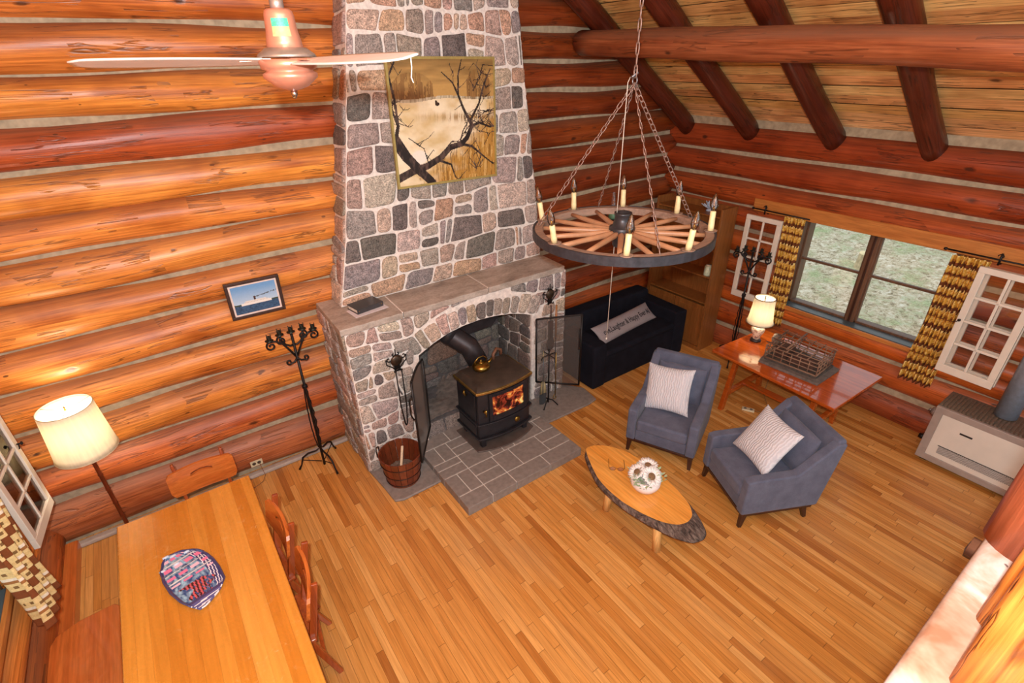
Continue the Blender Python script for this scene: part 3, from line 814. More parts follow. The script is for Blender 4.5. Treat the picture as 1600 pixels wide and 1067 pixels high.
m.build('medallion', M_BRASS, st)
m = MB(); m.tube([(-.27, Fy(-.27, .0), .5), (-.27, Fy(-.27, .04), .5)], .012, 10); m.tube([(-.27, Fy(-.27, .045), .46), (-.27, Fy(-.27, .045), .54)], .01, 10)
m.build('handle', M_BRASS, st)
for z0, z1 in ((.37, .68), (.18, .30)):
    m = MB(); m.box2((-.342, -.17, z0), (-.33, .18, z1)); m.build('side_panel', M_STOVE, st, bevel=.006)
m = MB(); m.tube([(-.352, 0, .68), (-.37, -.01, .66), (-.352, -.02, .62)], .014, 8); m.build('side_latch', M_BRASS, st)
m = MB(); m.tube([(0.12, .16, .80), (.12, .16, .86), (.18, .19, .90), (.24, .19, .87), (.24, .19, .81)], .018, 10)
m.build('top_handle', plain('rust_brown_metal', srgb(120, 80, 58), .6, .2), st)
# kettle
kt = thing('kettle', 'small squat brass kettle on top of the wood stove', 'kettle', (2.36, 3.93, .902))
m = MB(); m.lathe([(0, 0), (.065, 0), (.085, .015), (.097, .04), (.092, .062), (.06, .082), (.035, .088), (0, .089)], seg=28); m.build('body', M_BRASS, kt)
m = MB(); m.lathe([(0, .086), (.034, .088), (.03, .096), (.008, .1), (.008, .108), (.014, .115), (0, .122)], seg=20); m.build('lid', M_BRASS, kt)
m = MB(); m.tube([(.08, .0, .045), (.12, .01, .06), (.145, .015, .09)], [.018, .012, .008], 10); m.build('spout', M_BRASS, kt)
m = MB(); m.tube([(-.07, 0, .07), (-.075, 0, .12), (-.03, 0, .155), (.03, 0, .155), (.07, 0, .12), (.065, 0, .07)], .006, 8); m.build('handle', M_BRASS, kt)
# ---------------------------------------------------------------- screens
M_MESH = None
t = NT('fine_black_wire_mesh'); tr = t.n('BsdfTransparent'); mx = t.n('MixShader'); mx.inputs[0].default_value = .82
t.base(srgb(100, 94, 90), .5, .2); out = [n for n in t.t.nodes if n.type == 'OUTPUT_MATERIAL'][0]
t.l(tr.outputs[0], mx.inputs[1]); t.l(t.b.outputs[0], mx.inputs[2]); t.l(mx.outputs[0], out.inputs[0]); M_MESH = t.m
M_MESH2 = M_MESH.copy(); M_MESH2.name = 'thin_black_wire_mesh'
for q_ in M_MESH2.node_tree.nodes:
    if q_.type == 'MIX_SHADER': q_.inputs[0].default_value = .48
def screen(hx, hy, fx, fy, label, z0, zh, zf, bulge, mm_=None):
    o = thing('fireplace_screen_door', label, 'fireplace screen', (hx, hy, z0), math.atan2(fy - hy, fx - hx), 'arched screen doors of the fireplace')
    L = math.hypot(fx - hx, fy - hy); n = 12
    top = [(L * k / n, zh - z0 + (zf - zh) * (k / n) + bulge * math.sin(PI * k / n)) for k in range(n + 1)]
    m = MB(); m.tube([(a, 0, b) for a, b in top], .011, 8); m.tube([(0, 0, 0), (0, 0, top[0][1])], .011, 8); m.tube([(L, 0, 0), (L, 0, top[-1][1])], .011, 8); m.tube([(0, 0, 0), (L, 0, 0)], .011, 8)
    m.build('frame', M_IRON, o)
    m = MB()
    for k in range(n): m.quad((top[k][0], 0, .0), (top[k + 1][0], 0, .0), (top[k + 1][0], 0, top[k + 1][1]), (top[k][0], 0, top[k][1]))
    m.build('wire_mesh', mm_ or M_MESH, o)
    m = MB(); m.tube([(L - .02, -.02, .5), (L - .02, -.045, .55), (L - .02, -.045, .72), (L - .02, -.02, .77)], .007, 6); m.build('handle', M_IRON, o)
screen(OX0 + .015, FY - .04, 1.455, 3.655, 'dark arched mesh screen door swung open beside the wooden bucket', .31, 1.15, 1.24, .035)
screen(OX1 + .03, FY - .05, 3.60, 3.74, 'dark mesh screen door swung open in front of the black sofa', .31, 1.16, 1.25, .0, M_MESH2)
# ---------------------------------------------------------------- bucket, wall irons, tool stand
bk = thing('wooden_bucket', 'reddish wooden stave bucket with wire hoops holding kindling ash, on the grey slab', 'bucket', (1.325, 3.865, .03))
m = MB()
def stv(z): return .165 + .05 * z / .33
ns = 18
for k in range(ns):
    a0 = 2 * PI * k / ns + .012; a1 = 2 * PI * (k + 1) / ns - .012; c = hsvj(srgb(112, 54, 30), .2)
    ring = []
    for z in (0, .33):
        for rr in (stv(z), stv(z) - .014):
            for a in (a0, (a0 + a1) / 2, a1): ring.append(m.vert((rr * math.cos(a), rr * math.sin(a), z)))
    o0, o1, o2, i0, i1, i2, O0, O1, O2, I0, I1, I2 = ring
    for f in ((o0, o1, O1, O0), (o1, o2, O2, O1), (i1, i0, I0, I1), (i2, i1, I1, I2), (O0, O1, I1, I0), (O1, O2, I2, I1), (o0, i0, I0, O0), (o2, O2, I2, i2)): m.face(f, col=c)
m.build('staves', attr_mat('bucket_stave_wood', .4, .25, 25, .2), bk)
m = MB(); m.lathe([(0, .02), (.152, .02), (.152, .03), (0, .03)], seg=24); m.build('bottom', M_DARKWOOD, bk)
for z in (.03, .13, .25):
    m = MB(); m.tube([((stv(z) + .003) * math.cos(a), (stv(z) + .003) * math.sin(a), z) for a in [2 * PI * k / 40 for k in range(40)]], .0035, 6, closed=True)
    m.build('hoop', M_IRON, bk)
m = MB(); m.tube([(-.2, .08, .31), (-.205, .09, .38), (-.19, .12, .40), (-.16, .15, .38), (-.155, .155, .31)], .006, 8); m.build('handle', M_IRON, bk)
a_ = MB(); random.seed(5)
a_.grid(lambda u, v: (.145 * (u * 2 - 1) * math.sqrt(1 - (2 * v - 1) ** 2 / 2), .145 * (v * 2 - 1) * math.sqrt(1 - (2 * u - 1) ** 2 / 2), .10 + random.uniform(0, .015)), 16, 16)
o = a_.build('wood_ash', plain('ash_and_bark', srgb(108, 92, 80), .95, 0, .5, 40, .5), None, loc=(1.325, 3.865, .03)); o['kind'] = 'stuff'
tag(o, 'grey ash and bark litter inside the wooden bucket', 'ash')
m = MB(); m.beam((-.06, -.09, .11), (.06, .07, .33), .022, .022)
tag(m.build('kindling_stick', wood('pale_split_wood', srgb(206, 180, 146), srgb(226, 206, 178), 2, 2, .7), loc=(1.325, 3.865, .03)), 'pale split kindling stick leaning in the wooden bucket', 'stick')
def spiral(c, r, turns, a0, sgn=1, n=26, r_end=.18, plane='xz'):
    out = []
    for k in range(n + 1):
        t = k / n; a = a0 + sgn * turns * 2 * PI * t; rr = r * (1 - (1 - r_end) * t)
        p = (rr * math.cos(a), rr * math.sin(a)); out.append(Vector((c[0] + p[0], c[1], c[2] + p[1])) if plane == 'xz' else Vector((c[0], c[1] + p[0], c[2] + p[1])))
    return out
def hook_plate(o, m_iron=M_IRON):
    m = MB(); m.lathe([(0, .02), (.04, .018), (.055, .008), (.06, 0), (0, 0)], (0, -.02, 0), 20, axis=Matrix.Rotation(R(90), 3, 'X'))
    m.build('rosette', plain('bronzed_iron', srgb(74, 60, 48), .4, .7, .3, 40, .3), o)
    m = MB()
    for s in (-1, 1):
        m.tube(spiral((s * .075, -.02, .035), .034, .85, PI if s > 0 else 0, s), .006, 6)
        m.tube([(s * .105, -.02, .035), (s * .1, -.02, -.02), (s * .05, -.02, -.06), (s * .02, -.02, -.10)], .006, 6)
        m.tube(spiral((s * .022, -.02, .075), .022, .85, PI if s > 0 else 0, s), .005, 6)
        m.tube(spiral((s * .035, -.035, -.105), .014, .8, PI if s > 0 else 0, s), .005, 6)
    m.box2((-.03, -.02, -.12), (.03, -.012, .06)); m.tube([(0, -.02, .08), (0, -.02, .125)], .005, 6)
    m.build('scrolls', m_iron, o)
hk = thing('iron_wall_hook', 'scrolled black iron hook plate on the stone left of the arch', 'hook', (1.515, FY - .03, 1.24))
hook_plate(hk)
tg = thing('fire_tongs', 'long black iron tongs hanging from the hook plate left of the arch', 'tongs', (1.515, FY - .075, 1.24))
for s in (-1, 1):
    m = MB(); m.tube([(s * .03, 0, -.10), (s * .03, 0, -.5), (s * .012, 0, -.74), (0, 0, -.76)], .007, 8); m.build('arm', M_IRON, tg)
m = MB(); m.tube([(-.03, 0, -.10), (-.018, 0, -.085), (0, 0, -.08), (.018, 0, -.085), (.03, 0, -.10)], .007, 8); m.build('bow', M_IRON, tg)
hk = thing('iron_wall_hook', 'scrolled black iron hook plate on the stone right of the arch', 'hook', (3.425, FY - .03, 1.42))
hook_plate(hk)
br = thing('hearth_brush', 'brown paddle-shaped hearth brush hanging right of the arch', 'brush', (3.41, FY - .09, 1.3))
m = MB(); m.tube([(0, 0, 0), (0, 0, -.2)], .008, 8); m.box2((-.03, -.012, -.42), (.03, .012, -.2)); m.build('handle', M_DARKWOOD, br)
m = MB(); m.lathe([(0, .05), (.03, .04), (.055, -.02), (.06, -.06), (.045, -.12), (0, -.14)], (0, 0, -.45), 20, sy=.35); m.build('bristles', plain('dark_brown_bristle', srgb(66, 50, 38), .9, 0, .5, 80, .6), br)
tg = thing('hearth_poker', 'poker with a warm brown wooden handle hanging right of the arch beside the brush', 'poker', (3.49, FY - .09, 1.3))
m = MB(); m.tube([(0, 0, -.02), (0, 0, -.44)], [.012, .014], 10); m.build('handle', wood('tan_handle_wood', srgb(150, 92, 44), srgb(180, 118, 62), 2), tg)
m = MB(); m.tube([(0, 0, -.44), (0, 0, -.8)], .006, 8); m.build('rod', M_IRON, tg)
ts = thing('fire_tool_stand', 'black and brass fire tool stand with splayed feet on the hearth slab', 'tool stand', (3.285, 3.93, .03))
m = MB(); m.tube([(0, 0, .05), (0, 0, .78)], .009, 8); m.lathe([(0, .8), (.02, .785), (.012, .77), (0, .76)], seg=12)
m.tube([(-.09, 0, .72), (.09, 0, .72)], .006, 6); m.tube([(0, -.09, .72), (0, .09, .72)], .006, 6)
for s, t_ in ((-1, 0), (1, 0), (0, -1), (0, 1)): m.tube([(s * .09, t_ * .09, .72), (s * .11, t_ * .11, .70), (s * .11, t_ * .11, .68)], .005, 6)
m.build('post', M_IRON, ts)
for k in range(3):
    a = 2 * PI * k / 3 - .6; m = MB(); c, s = math.cos(a), math.sin(a)
    m.tube([(0, 0, .10), (.05 * c, .05 * s, .085), (.10 * c, .10 * s, .03), (.12 * c, .12 * s, .006)], .008, 8); m.build('leg', M_IRON, ts)
m = MB(); m.tube([(-.1, -.02, .72), (-.1, -.02, .22)], .006, 6); m.prism([(-.05, 0), (.05, 0), (.045, -.13), (0, -.15), (-.045, -.13)], -.02, -.012, P=lambda a, b, h: (-.1 + a, h, .22 + b)); m.build('shovel', plain('blue_grey_steel', srgb(84, 92, 98), .4, .6), ts)
m = MB(); m.tube([(.1, -.01, .72), (.1, -.01, .12)], .006, 6); m.tube([Vector((.1, -.01, .12)) + p for p in spiral((0, 0, -.03), .04, 1, PI / 2)], .005, 6); m.build('hooked_poker', M_BRASS, ts)
m = MB(); m.tube([(0, .1, .72), (0, .1, .3)], .006, 6); m.lathe([(.01, 0), (.03, -.03), (.045, -.18), (0, -.18)], (0, .1, .3), 12); m.build('broom', plain('straw_bristle', srgb(176, 160, 120), .9), ts)
# ---------------------------------------------------------------- mantel book and paper
m = MB(); m.box((0, 0, .0015), (.34, .20, .003), rot=Matrix.Rotation(R(6), 3, 'Z'))
tag(m.build('paper_sheets', plain('white_paper', srgb(222, 218, 222), .8, 0, .03), loc=(1.42, 4.40, MZ)), 'white papers lying under the dark book on the stone mantel', 'paper')
bo = thing('closed_book', 'dark grey hardcover book lying on papers on the mantel', 'book', (1.42, 4.45, MZ + .003), R(10))
m = MB(); m.box((0, 0, .024), (.26, .17, .036)); m.build('pages', plain('page_block', srgb(226, 220, 206), .8), bo)
m = MB(); m.box((0, 0, .0035), (.28, .19, .006)); m.box((0, 0, .0445), (.28, .19, .006)); m.box((0, -.093, .024), (.28, .006, .046)); m.build('cover', plain('dark_grey_cover', srgb(62, 60, 62), .35, 0, .15, 10), bo, bevel=.002)
for s in (-1, 1):
    m = MB(); m.lathe([(0, .003), (.005, .002), (.006, 0), (0, 0)], (s * .12, -.0965, .03), 10, axis=Matrix.Rotation(R(90), 3, 'X')); m.build('rivet', M_BRASS, bo)
# ---------------------------------------------------------------- paintings (colour per small facet)
def vnoise(x, y, seed=0):
    def h(i, j): 
        n = math.sin(i * 127.1 + j * 311.7 + seed * 74.7) * 43758.5453; return n - math.floor(n)
    i, j = math.floor(x), math.floor(y); u, v = x - i, y - j; u = u * u * (3 - 2 * u); v = v * v * (3 - 2 * v)
    return (h(i, j) * (1 - u) + h(i + 1, j) * u) * (1 - v) + (h(i, j + 1) * (1 - u) + h(i + 1, j + 1) * u) * v
def fbm(x, y, s=0): return (vnoise(x, y, s) + .5 * vnoise(2 * x, 2 * y, s + 1) + .25 * vnoise(4 * x, 4 * y, s + 2)) / 1.75
def lerp(a, b, t): t = max(0, min(1, t)); return tuple(a[i] + (b[i] - a[i]) * t for i in range(3)) + (1,)
def segd(px, py, a, b):
    dx, dy = b[0] - a[0], b[1] - a[1]; t = max(0, min(1, ((px - a[0]) * dx + (py - a[1]) * dy) / (dx * dx + dy * dy + 1e-9)))
    return math.hypot(px - a[0] - dx * t, py - a[1] - dy * t), t
# branches: (x,y from top-left 0..1), widths
BR = []
def branch(pts, w0, w1):
    n = len(pts) - 1
    for k in range(n): BR.append((pts[k], pts[k + 1], w0 + (w1 - w0) * k / n, w0 + (w1 - w0) * (k + 1) / n))
branch([(0, .62), (.09, .76), (.2, .88), (.32, 1.0)], .05, .035)
branch([(0, .93), (.14, .88), (.28, .85), (.42, .79), (.52, .71), (.64, .69), (.70, .64), (.76, .54), (.74, .50)], .034, .018)
branch([(.74, .50), (.68, .40), (.63, .28), (.58, .18), (.48, .10)], .015, .004)
branch([(.63, .28), (.64, .12), (.68, 0)], .01, .004)
branch([(.74, .50), (.84, .36), (.9, .2), (.97, .08)], .012, .005)
branch([(.76, .54), (.84, .52), (.95, .56), (1, .56)], .013, .006)
branch([(0, .62), (.04, .5), (.0, .38)], .02, .008); branch([(.04, .5), (.03, .3), (.0, .12), (.06, .02)], .012, .007)
branch([(.64, .69), (.75, .72), (.85, .8), (.98, .9)], .014, .005); branch([(.42, .82), (.52, .86), (.56, .98)], .012, .005)
branch([(.62, .69), (.66, .58), (.72, .5)], .007, .004); branch([(.85, .8), (.8, .9), (.78, .95)], .006, .003); branch([(.3, .86), (.26, .7), (.12, .6)], .005, .003)
random.seed(11)
for _ in range(110):
    b = random.choice(BR[8:]); t = random.random(); p = (b[0][0] + (b[1][0] - b[0][0]) * t, b[0][1] + (b[1][1] - b[0][1]) * t)
    a = random.uniform(-PI, PI); L = random.uniform(.04, .13); q = (p[0] + L * math.cos(a), p[1] - abs(L * math.sin(a)) * random.choice((1, 1, -1)))
    BR.append((p, q, .004, .002)); r = (q[0] + L * .5 * math.cos(a + .6), q[1] + L * .5 * math.sin(a - .6)); BR.append((q, r, .003, .0015))
def paint(u, v):
    y = 1 - v; x = u
    n = fbm(x * 7, y * 11, 3); n2 = fbm(x * 40, y * 18, 5); st = fbm(x * 95 + y * 6, y * 9, 12)
    hz = .285 + .012 * math.sin(x * 9) + .01 * n
    if y < hz:
        c = lerp(srgb(132, 104, 58), srgb(190, 152, 88), y / .24 + (fbm(x * 4, y * 30, 7) - .5) * 1.3)
        for cx, w, top in ((.20, .19, .10), (.84, .12, .08)):
            e = abs(x - cx) / w
            if e < 1 and y > top + .09 * e ** 3: c = lerp(c, lerp(srgb(84, 56, 26), srgb(150, 112, 62), st * 1.6 - .3), .9 if st > .3 + .25 * (1 - (y - top) / .2) else .25)
    elif y < hz + .022: c = lerp(srgb(206, 196, 168), srgb(120, 96, 60), st * 1.6 - .4)
    else:
        c = lerp(srgb(240, 228, 196), srgb(214, 190, 138), (n - .35) * 2.4)
        g = (x - .62) * 1.5 + (y - .66) * 1.9 + (n - .5) * .7
        c = lerp(c, srgb(182, 136, 60), g * 2.0 + .1)
        band = math.exp(-((y - .43 - .05 * x) / .035) ** 2) * min(1, max(0, (x - .15) * 2))
        c = lerp(c, srgb(160, 126, 74), band * (.3 + .7 * (st > .5)))
        if g > .02: c = lerp(c, srgb(104, 70, 26) if st < .42 else srgb(224, 190, 122), .55 if (st < .36 or st > .66) else 0)
        d = (x - .21) ** 2 / .006 + (y - .77) ** 2 / .004
        if d < 1.2: c = lerp(srgb(238, 233, 218), c, (d - .7) * 2)
        if (x - .42) ** 2 / .0005 + (y - .345) ** 2 / .0002 < 1 or (x - .408) ** 2 + (y - .325) ** 2 < .0001: c = srgb(60, 40, 26)
    for (a, b, w0, w1) in BR:
        if abs(x - a[0]) > .35: continue
        d, t = segd(x, y, a, b); w = w0 + (w1 - w0) * t
        if d < w: c = lerp(srgb(38, 28, 24), srgb(92, 74, 66), (n2 - .5) * 3 + (.3 if y < a[1] else 0)); break
    return c
M_PAINT = attr_mat('painted_canvas', .5, .03, 60, .05)
pa = thing('landscape_painting', 'square golden painting of bare branches over a pale winter field, on the chimney', 'painting', (2.50, CY - .035, 3.255))
pa.rotation_euler = (0, R(.8), 0)
m = MB(); W = 1.06; H = 1.04
m.grid(lambda u, v: (-W / 2 + W * u, -.026, -H / 2 + H * v), 200, 200, colfn=paint, sm=False); m.build('canvas', M_PAINT, pa)
m = MB()
for (a, b) in (((-W / 2 - .02, -.03, -H / 2 - .02), (W / 2 + .02, .0, -H / 2)), ((-W / 2 - .02, -.03, H / 2), (W / 2 + .02, .0, H / 2 + .02)), ((-W / 2 - .02, -.03, -H / 2), (-W / 2, .0, H / 2)), ((W / 2, -.03, -H / 2), (W / 2 + .02, .0, H / 2))): m.box2(a, b)
m.box2((-W / 2, -.02, -H / 2), (W / 2, 0, H / 2))
m.build('frame', plain('dull_gold_frame', srgb(176, 158, 92), .4, .3), pa)
def boat(u, v):
    hz = .30; n = fbm(u * 30, v * 30, 2)
    if v > hz: c = lerp(srgb(186, 208, 226), srgb(110, 158, 206), (v - hz) / .6)
    else: c = lerp(srgb(34, 62, 92), srgb(70, 104, 140), n * 1.4 - .3)
    if hz < v < hz + .04 + .03 * fbm(u * 12, 0, 8): c = srgb(58, 70, 52)
    if .16 < u < .84 and .28 < v < .36: c = srgb(232, 228, 220)
    if .22 < u < .78 and .36 < v < .40: c = srgb(196, 190, 184) if int(u * 60) % 2 else srgb(236, 232, 224)
    if .25 < u < .72 and .40 < v < .43: c = srgb(226, 220, 210)
    if .46 < u < .50 and .43 < v < .56: c = srgb(70, 40, 36)
    if u > .5 and abs(v - .53 - (u - .5) * .22) < .035 * (fbm(u * 20, v * 20, 9)) and n > .35: c = srgb(92, 100, 112)
    return c
bp = thing('ship_picture', 'small framed picture of a white steamship, hung low on the log wall', 'picture', (.555, 4.81, 1.922))
bp.rotation_euler = (R(0), R(.8), 0)
m = MB(); m.grid(lambda u, v: (-.185 + .37 * u, -.012, -.13 + .26 * v), 90, 60, colfn=boat, sm=False); m.build('print', M_PAINT, bp)
m = MB()
for (x0, z0, x1, z1) in ((-.2, -.145, .2, -.13), (-.2, .13, .2, .145), (-.2, -.13, -.185, .13), (.185, -.13, .2, .13)): m.box2((x0, -.014, z0), (x1, 0, z1))
m.build('mat_border', plain('pinkish_white_mat', srgb(226, 206, 196), .7), bp)
m = MB()
for (x0, z0, x1, z1) in ((-.228, -.173, .228, -.145), (-.228, .145, .228, .173), (-.228, -.145, -.2, .145), (.2, -.145, .228, .145)): m.box2((x0, -.022, z0), (x1, .01, z1))
m.build('frame', M_DARKWOOD, bp, bevel=.004)
# ---------------------------------------------------------------- windows
def window(prefix, X, sgn, y0, y1, z0, z1, n):
    """X face of wall, sgn +1: outside is +x"""
    o = bpy.data.objects.new('window_%d' % n, None); COL.objects.link(o); struct(o)
    f = lambda a: X + sgn * a
    m = MB()
    for (a, b, c, d) in ((y0 - .05, y1 + .05, z0 - .05, z0), (y0 - .05, y1 + .05, z1, z1 + .05), (y0 - .05, y0, z0, z1), (y1, y1 + .05, z0, z1)):
        m.box2((f(-.02), a, c), (f(.3), b, d))
    m.build('window_casing', M_FRAMEWOOD, o, bevel=.006)
    yc = (y0 + y1) / 2
    m = MB(); m.box2((f(.08), yc - .05, z0), (f(.16), yc + .05, z1)); m.build('window_mullion', M_FRAMEWOOD, o, bevel=.008)
    m = MB(); m.box2((f(.07), yc - .012, z0), (f(.165), yc + .012, z1)); m.build('meeting_strip', M_DARKWOOD, o, bevel=.004)
    for (a, b) in ((y0, yc - .045), (yc + .045, y1)):
        m = MB(); w = .035
        for (p, q, r_, s) in ((a, b, z0, z0 + w), (a, b, z1 - w * .5, z1), (a, a + w * .6, z0, z1), (b - w * .6, b, z0, z1)): m.box2((f(.10), p, r_), (f(.15), q, s))
        zm = z0 + (z1 - z0) * .55; m.box2((f(.105), a, zm - .014), (f(.145), b, zm + .014))
        sh = m.build('window_sash', M_FRAMEWOOD, o, bevel=.004)
        m = MB(); m.box2((f(.122), a, z0), (f(.126), b, z1)); m.build('pane', M_GLASS, sh)
    m = MB(); m.box2((f(-.05), y0 - .0, z0 - .03), (f(.1), y1 + .0, z0 + .012)); m.build('window_sill', plain('blue_grey_sill_%d' % n, srgb(70, 84, 90), .35, 0, .15, 6), o, bevel=.006)
    m = MB(); m.box2((f(-.075), y0 - .08, z0 - .045), (f(-.045), y1 + .08, z0 + .004)); m.build('sill_edge', M_HEADER, o, bevel=.006)
    return o
window('w', XR, 1, WY0, WY1, WZ0, WZ1, 1)
window('w', XL, -1, LY0, LY1, LZ0, LZ1, 2)
# outside
t = NT('leaf_strewn_grass'); v = t.coord('Object', (1, 1, 1))
n1 = t.noise(v, 1.9, 5, .7); n2 = t.noise(v, 10, 6, .8, .6); n3 = t.noise(v, 30, 3, .7)
c = t.ramp(n2, [(.36, srgb(122, 106, 80)), (.47, srgb(198, 180, 148)), (.55, srgb(226, 212, 186)), (.66, srgb(246, 240, 226))])
g = t.ramp(n3, [(.35, srgb(136, 146, 100)), (.65, srgb(200, 208, 158))])
c = t.mix(t.n('MapRange', Value=t.math('MULTIPLY_ADD', n1, .8, t.math('MULTIPLY', n2, .3)), From_Min=.53, From_Max=.68).outputs[0], c, g)
t.base(c, .9); t.bump(n2, .8, .05)
m = MB(); m.grid(lambda u, v: (6.75 + 30 * u, -12 + 40 * v, -.5 + 30 * u * .12), 20, 20)
struct(m.build('ground', t.m))
m = MB(); m.grid(lambda u, v: (-2 - 20 * u, -10 + 30 * v, -.4), 8, 8); struct(m.build('ground', t.m))
sp = thing('tree_stump', 'pale sawn tree stump on the grass outside the window', 'stump', (11.2, 3.72, .0))
m = MB(); m.lathe([(.24, -.2), (.19, .0), (.17, .2), (.16, .32)], seg=24); m.build('bark', plain('pale_bark', srgb(196, 176, 140), .9, 0, .3, 12, .6), sp)
m = MB(); m.lathe([(0, .33), (.16, .325), (.165, .31)], seg=24); m.build('cut_face', plain('fresh_cut_wood', srgb(240, 218, 170), .8, 0, .1, 8), sp)
# ---------------------------------------------------------------- shutters
def shutter(name, mat, label, W_=.46, H_=1.1, knob=1):
    """local x width, z height, hinge at x=0, panes 2x4"""
    o = thing(name, label, 'shutter', mat=mat, group='cream multi-pane interior shutters')
    m = MB(); e = .058; th = .018
    m.box2((0, -th, 0), (W_, th, e * 1.4)); m.box2((0, -th, H_ - e), (W_, th, H_)); m.box2((0, -th, e * 1.4), (e, th, H_ - e)); m.box2((W_ - e, -th, e * 1.4), (W_, th, H_ - e))
    fr_ = m.build('frame', M_WHITE, o, bevel=.005)
    m = MB(); b = .011
    m.box2((W_ / 2 - b, -.012, e * 1.4), (W_ / 2 + b, .012, H_ - e))
    for k in (1, 2, 3):
        z = e * 1.4 + (H_ - e * 2.4) * k / 4; m.box2((e, -.012, z - b), (W_ - e, .012, z + b))
    m.build('muntins', M_WHITE, fr_, bevel=.004)
    m = MB(); m.box2((e, -.002, e * 1.4), (W_ - e, .002, H_ - e)); m.build('panes', M_GLASS, o)
    if knob:
        kx = W_ - .03 if knob > 0 else .03
        m = MB(); m.tube([(kx, -.02, H_ * .52), (kx, -.045, H_ * .52)], .006, 8); m.lathe([(0, .012), (.012, .008), (.014, 0), (.008, -.004), (0, -.004)], (kx, -.045, H_ * .52), 12, axis=Matrix.Rotation(R(90), 3, 'X'))
        m.tube([(kx, -.03, H_ * .52), (kx - .02, -.03, H_ * .52 - .03), (kx - .03, -.03, H_ * .52 - .025)], .004, 6)
        m.build('latch', M_IRON, o)
    return o
def place(x, y, z, rz): return Matrix.Translation((x, y, z)) @ Matrix.Rotation(rz, 4, 'Z')
# right wall: local x along -y (viewed from the room), local -y toward the room (-x)
shutter('window_shutter', place(6.15, 3.50, .90, R(-90)), 'cream paned shutter folded back behind the iron candelabra and desk lamp', .465, 1.1, 1)
shutter('window_shutter', place(6.13, 1.12, .88, R(-93)), 'cream paned shutter beside the right curtain, above the space heater', .47, 1.12, -1)
shutter('window_shutter', place(6.185, 1.09, .89, R(-93.5)), 'second paned shutter leaf folded behind the one above the space heater', .45, 1.1, 0)
shutter('window_shutter', place(-1.335, 3.96, .80, R(84)), 'cream paned shutter at the left edge, beside the floor lamp', .50, 1.15, 1)
# ---------------------------------------------------------------- curtains
M_CURT = attr_mat('woven_curtain', .85, .12, 90, .3)
CB = [srgb(112, 58, 22), srgb(206, 158, 60), srgb(226, 190, 104), srgb(150, 92, 34), srgb(236, 208, 132), srgb(90, 44, 18)]
def curt_col(u, v, folds, pal=CB, ofs=0):
    rows = 84; r = int(v * rows) + ofs; band = r % 13
    blk = int(u * folds * 4 + (r % 2) * .5)
    if band in (0, 1, 7): return pal[0] if (blk % 4) else pal[5]
    if band in (3, 4, 9, 10): return pal[1] if (blk + r) % 3 else pal[2]
    if band in (5, 11): return pal[4] if blk % 2 else pal[1]
    if band == 12: return pal[5] if (blk + r) % 2 else pal[4]
    return pal[3] if blk % 2 else pal[1]
def curtain(name, label, top, bot, x0, z0, z1, folds, xs=1, pal=CB, amp=.025, colf=None, group='patterned woven curtains'):
    """top/bot: (y range); hangs at x=x0"""
    o = thing(name, label, 'curtain', (0, 0, 0), group=group)
    def f(u, v):
        a = bot[0] + (bot[1] - bot[0]) * u; b = top[0] + (top[1] - top[0]) * u
        y = a + (b - a) * v
        am = amp * (1.15 - .3 * v)
        return (x0 + am * math.sin(u * folds * 2 * PI + .8 * math.sin(v * 3)) + .012 * math.sin(v * 7 + u * 3), y + .006 * math.sin(v * 9 + u * 20), z0 + (z1 - z0) * v + (.008 * math.sin(u * folds * 2 * PI) if v < .02 else 0))
    m = MB(); m.grid(f, 110, 124, colfn=colf or (lambda u, v: curt_col(u, v, folds, pal)))
    m.build('cloth', M_CURT, o, solid=.004)
    return o
curtain('window_curtain', 'brown and gold woven curtain gathered at the right end of the window', (1.07, 1.37), (1.11, 1.40), 6.205, .61, 2.03, 7)
curtain('window_curtain', 'brown and gold woven curtain at the window left end, behind the desk lamp', (2.81, 3.05), (2.78, 3.00), 6.205, .66, 2.05, 6)
def lc(u, v):
    r = int(v * 62); b = r % 12; k = int(u * 90)
    if b in (0, 1, 2): return srgb(132, 72, 34)
    if b in (4, 9): return srgb(132, 100, 58) if k % 7 in (2, 3) or (b == 9 and k % 7 == 5) else srgb(226, 196, 132)
    if b in (6,): return srgb(168, 112, 60)
    if b in (7,): return srgb(242, 230, 206)
    return srgb(232, 206, 144)
curtain('window_curtain', 'cream and brown patterned curtain at the left edge, in front of a paned shutter', (3.35, 3.80), (3.40, 3.83), -1.335, .58, 2.1, 4, colf=lc, amp=.05)
for (lab, ys, ye, x) in (('black iron curtain rod over the right end of the window', .6, 1.42, 6.2), ('black iron curtain rod over the left end of the window', 2.76, 3.45, 6.2)):
    o = thing('curtain_rod', lab, 'curtain rod', (x, ys, 2.07), group='swing-arm curtain rods')
    m = MB(); m.tube([(0, 0, 0), (0, ye - ys, 0)], .008, 8); m.lathe([(0, 0), (.016, .01), (.012, .03), (0, .035)], (0, ye - ys, 0), 10, axis=Matrix.Rotation(R(-90), 3, 'X')); m.build('rod', M_IRON, o)
    yb_ = .42 if ys < 1 else .55
    m = MB(); m.tube([(0, yb_, 0), (.06, yb_, -.01), (.085, yb_, -.06)], .008, 8); m.tube([(0, yb_, -.05), (0, yb_, .06)], .009, 8); m.tube([Vector((0, yb_, .03)) + p for p in spiral((0, 0, 0), .025, 1, 0, plane='yz')], .005, 6); m.build('bracket', M_IRON, o)
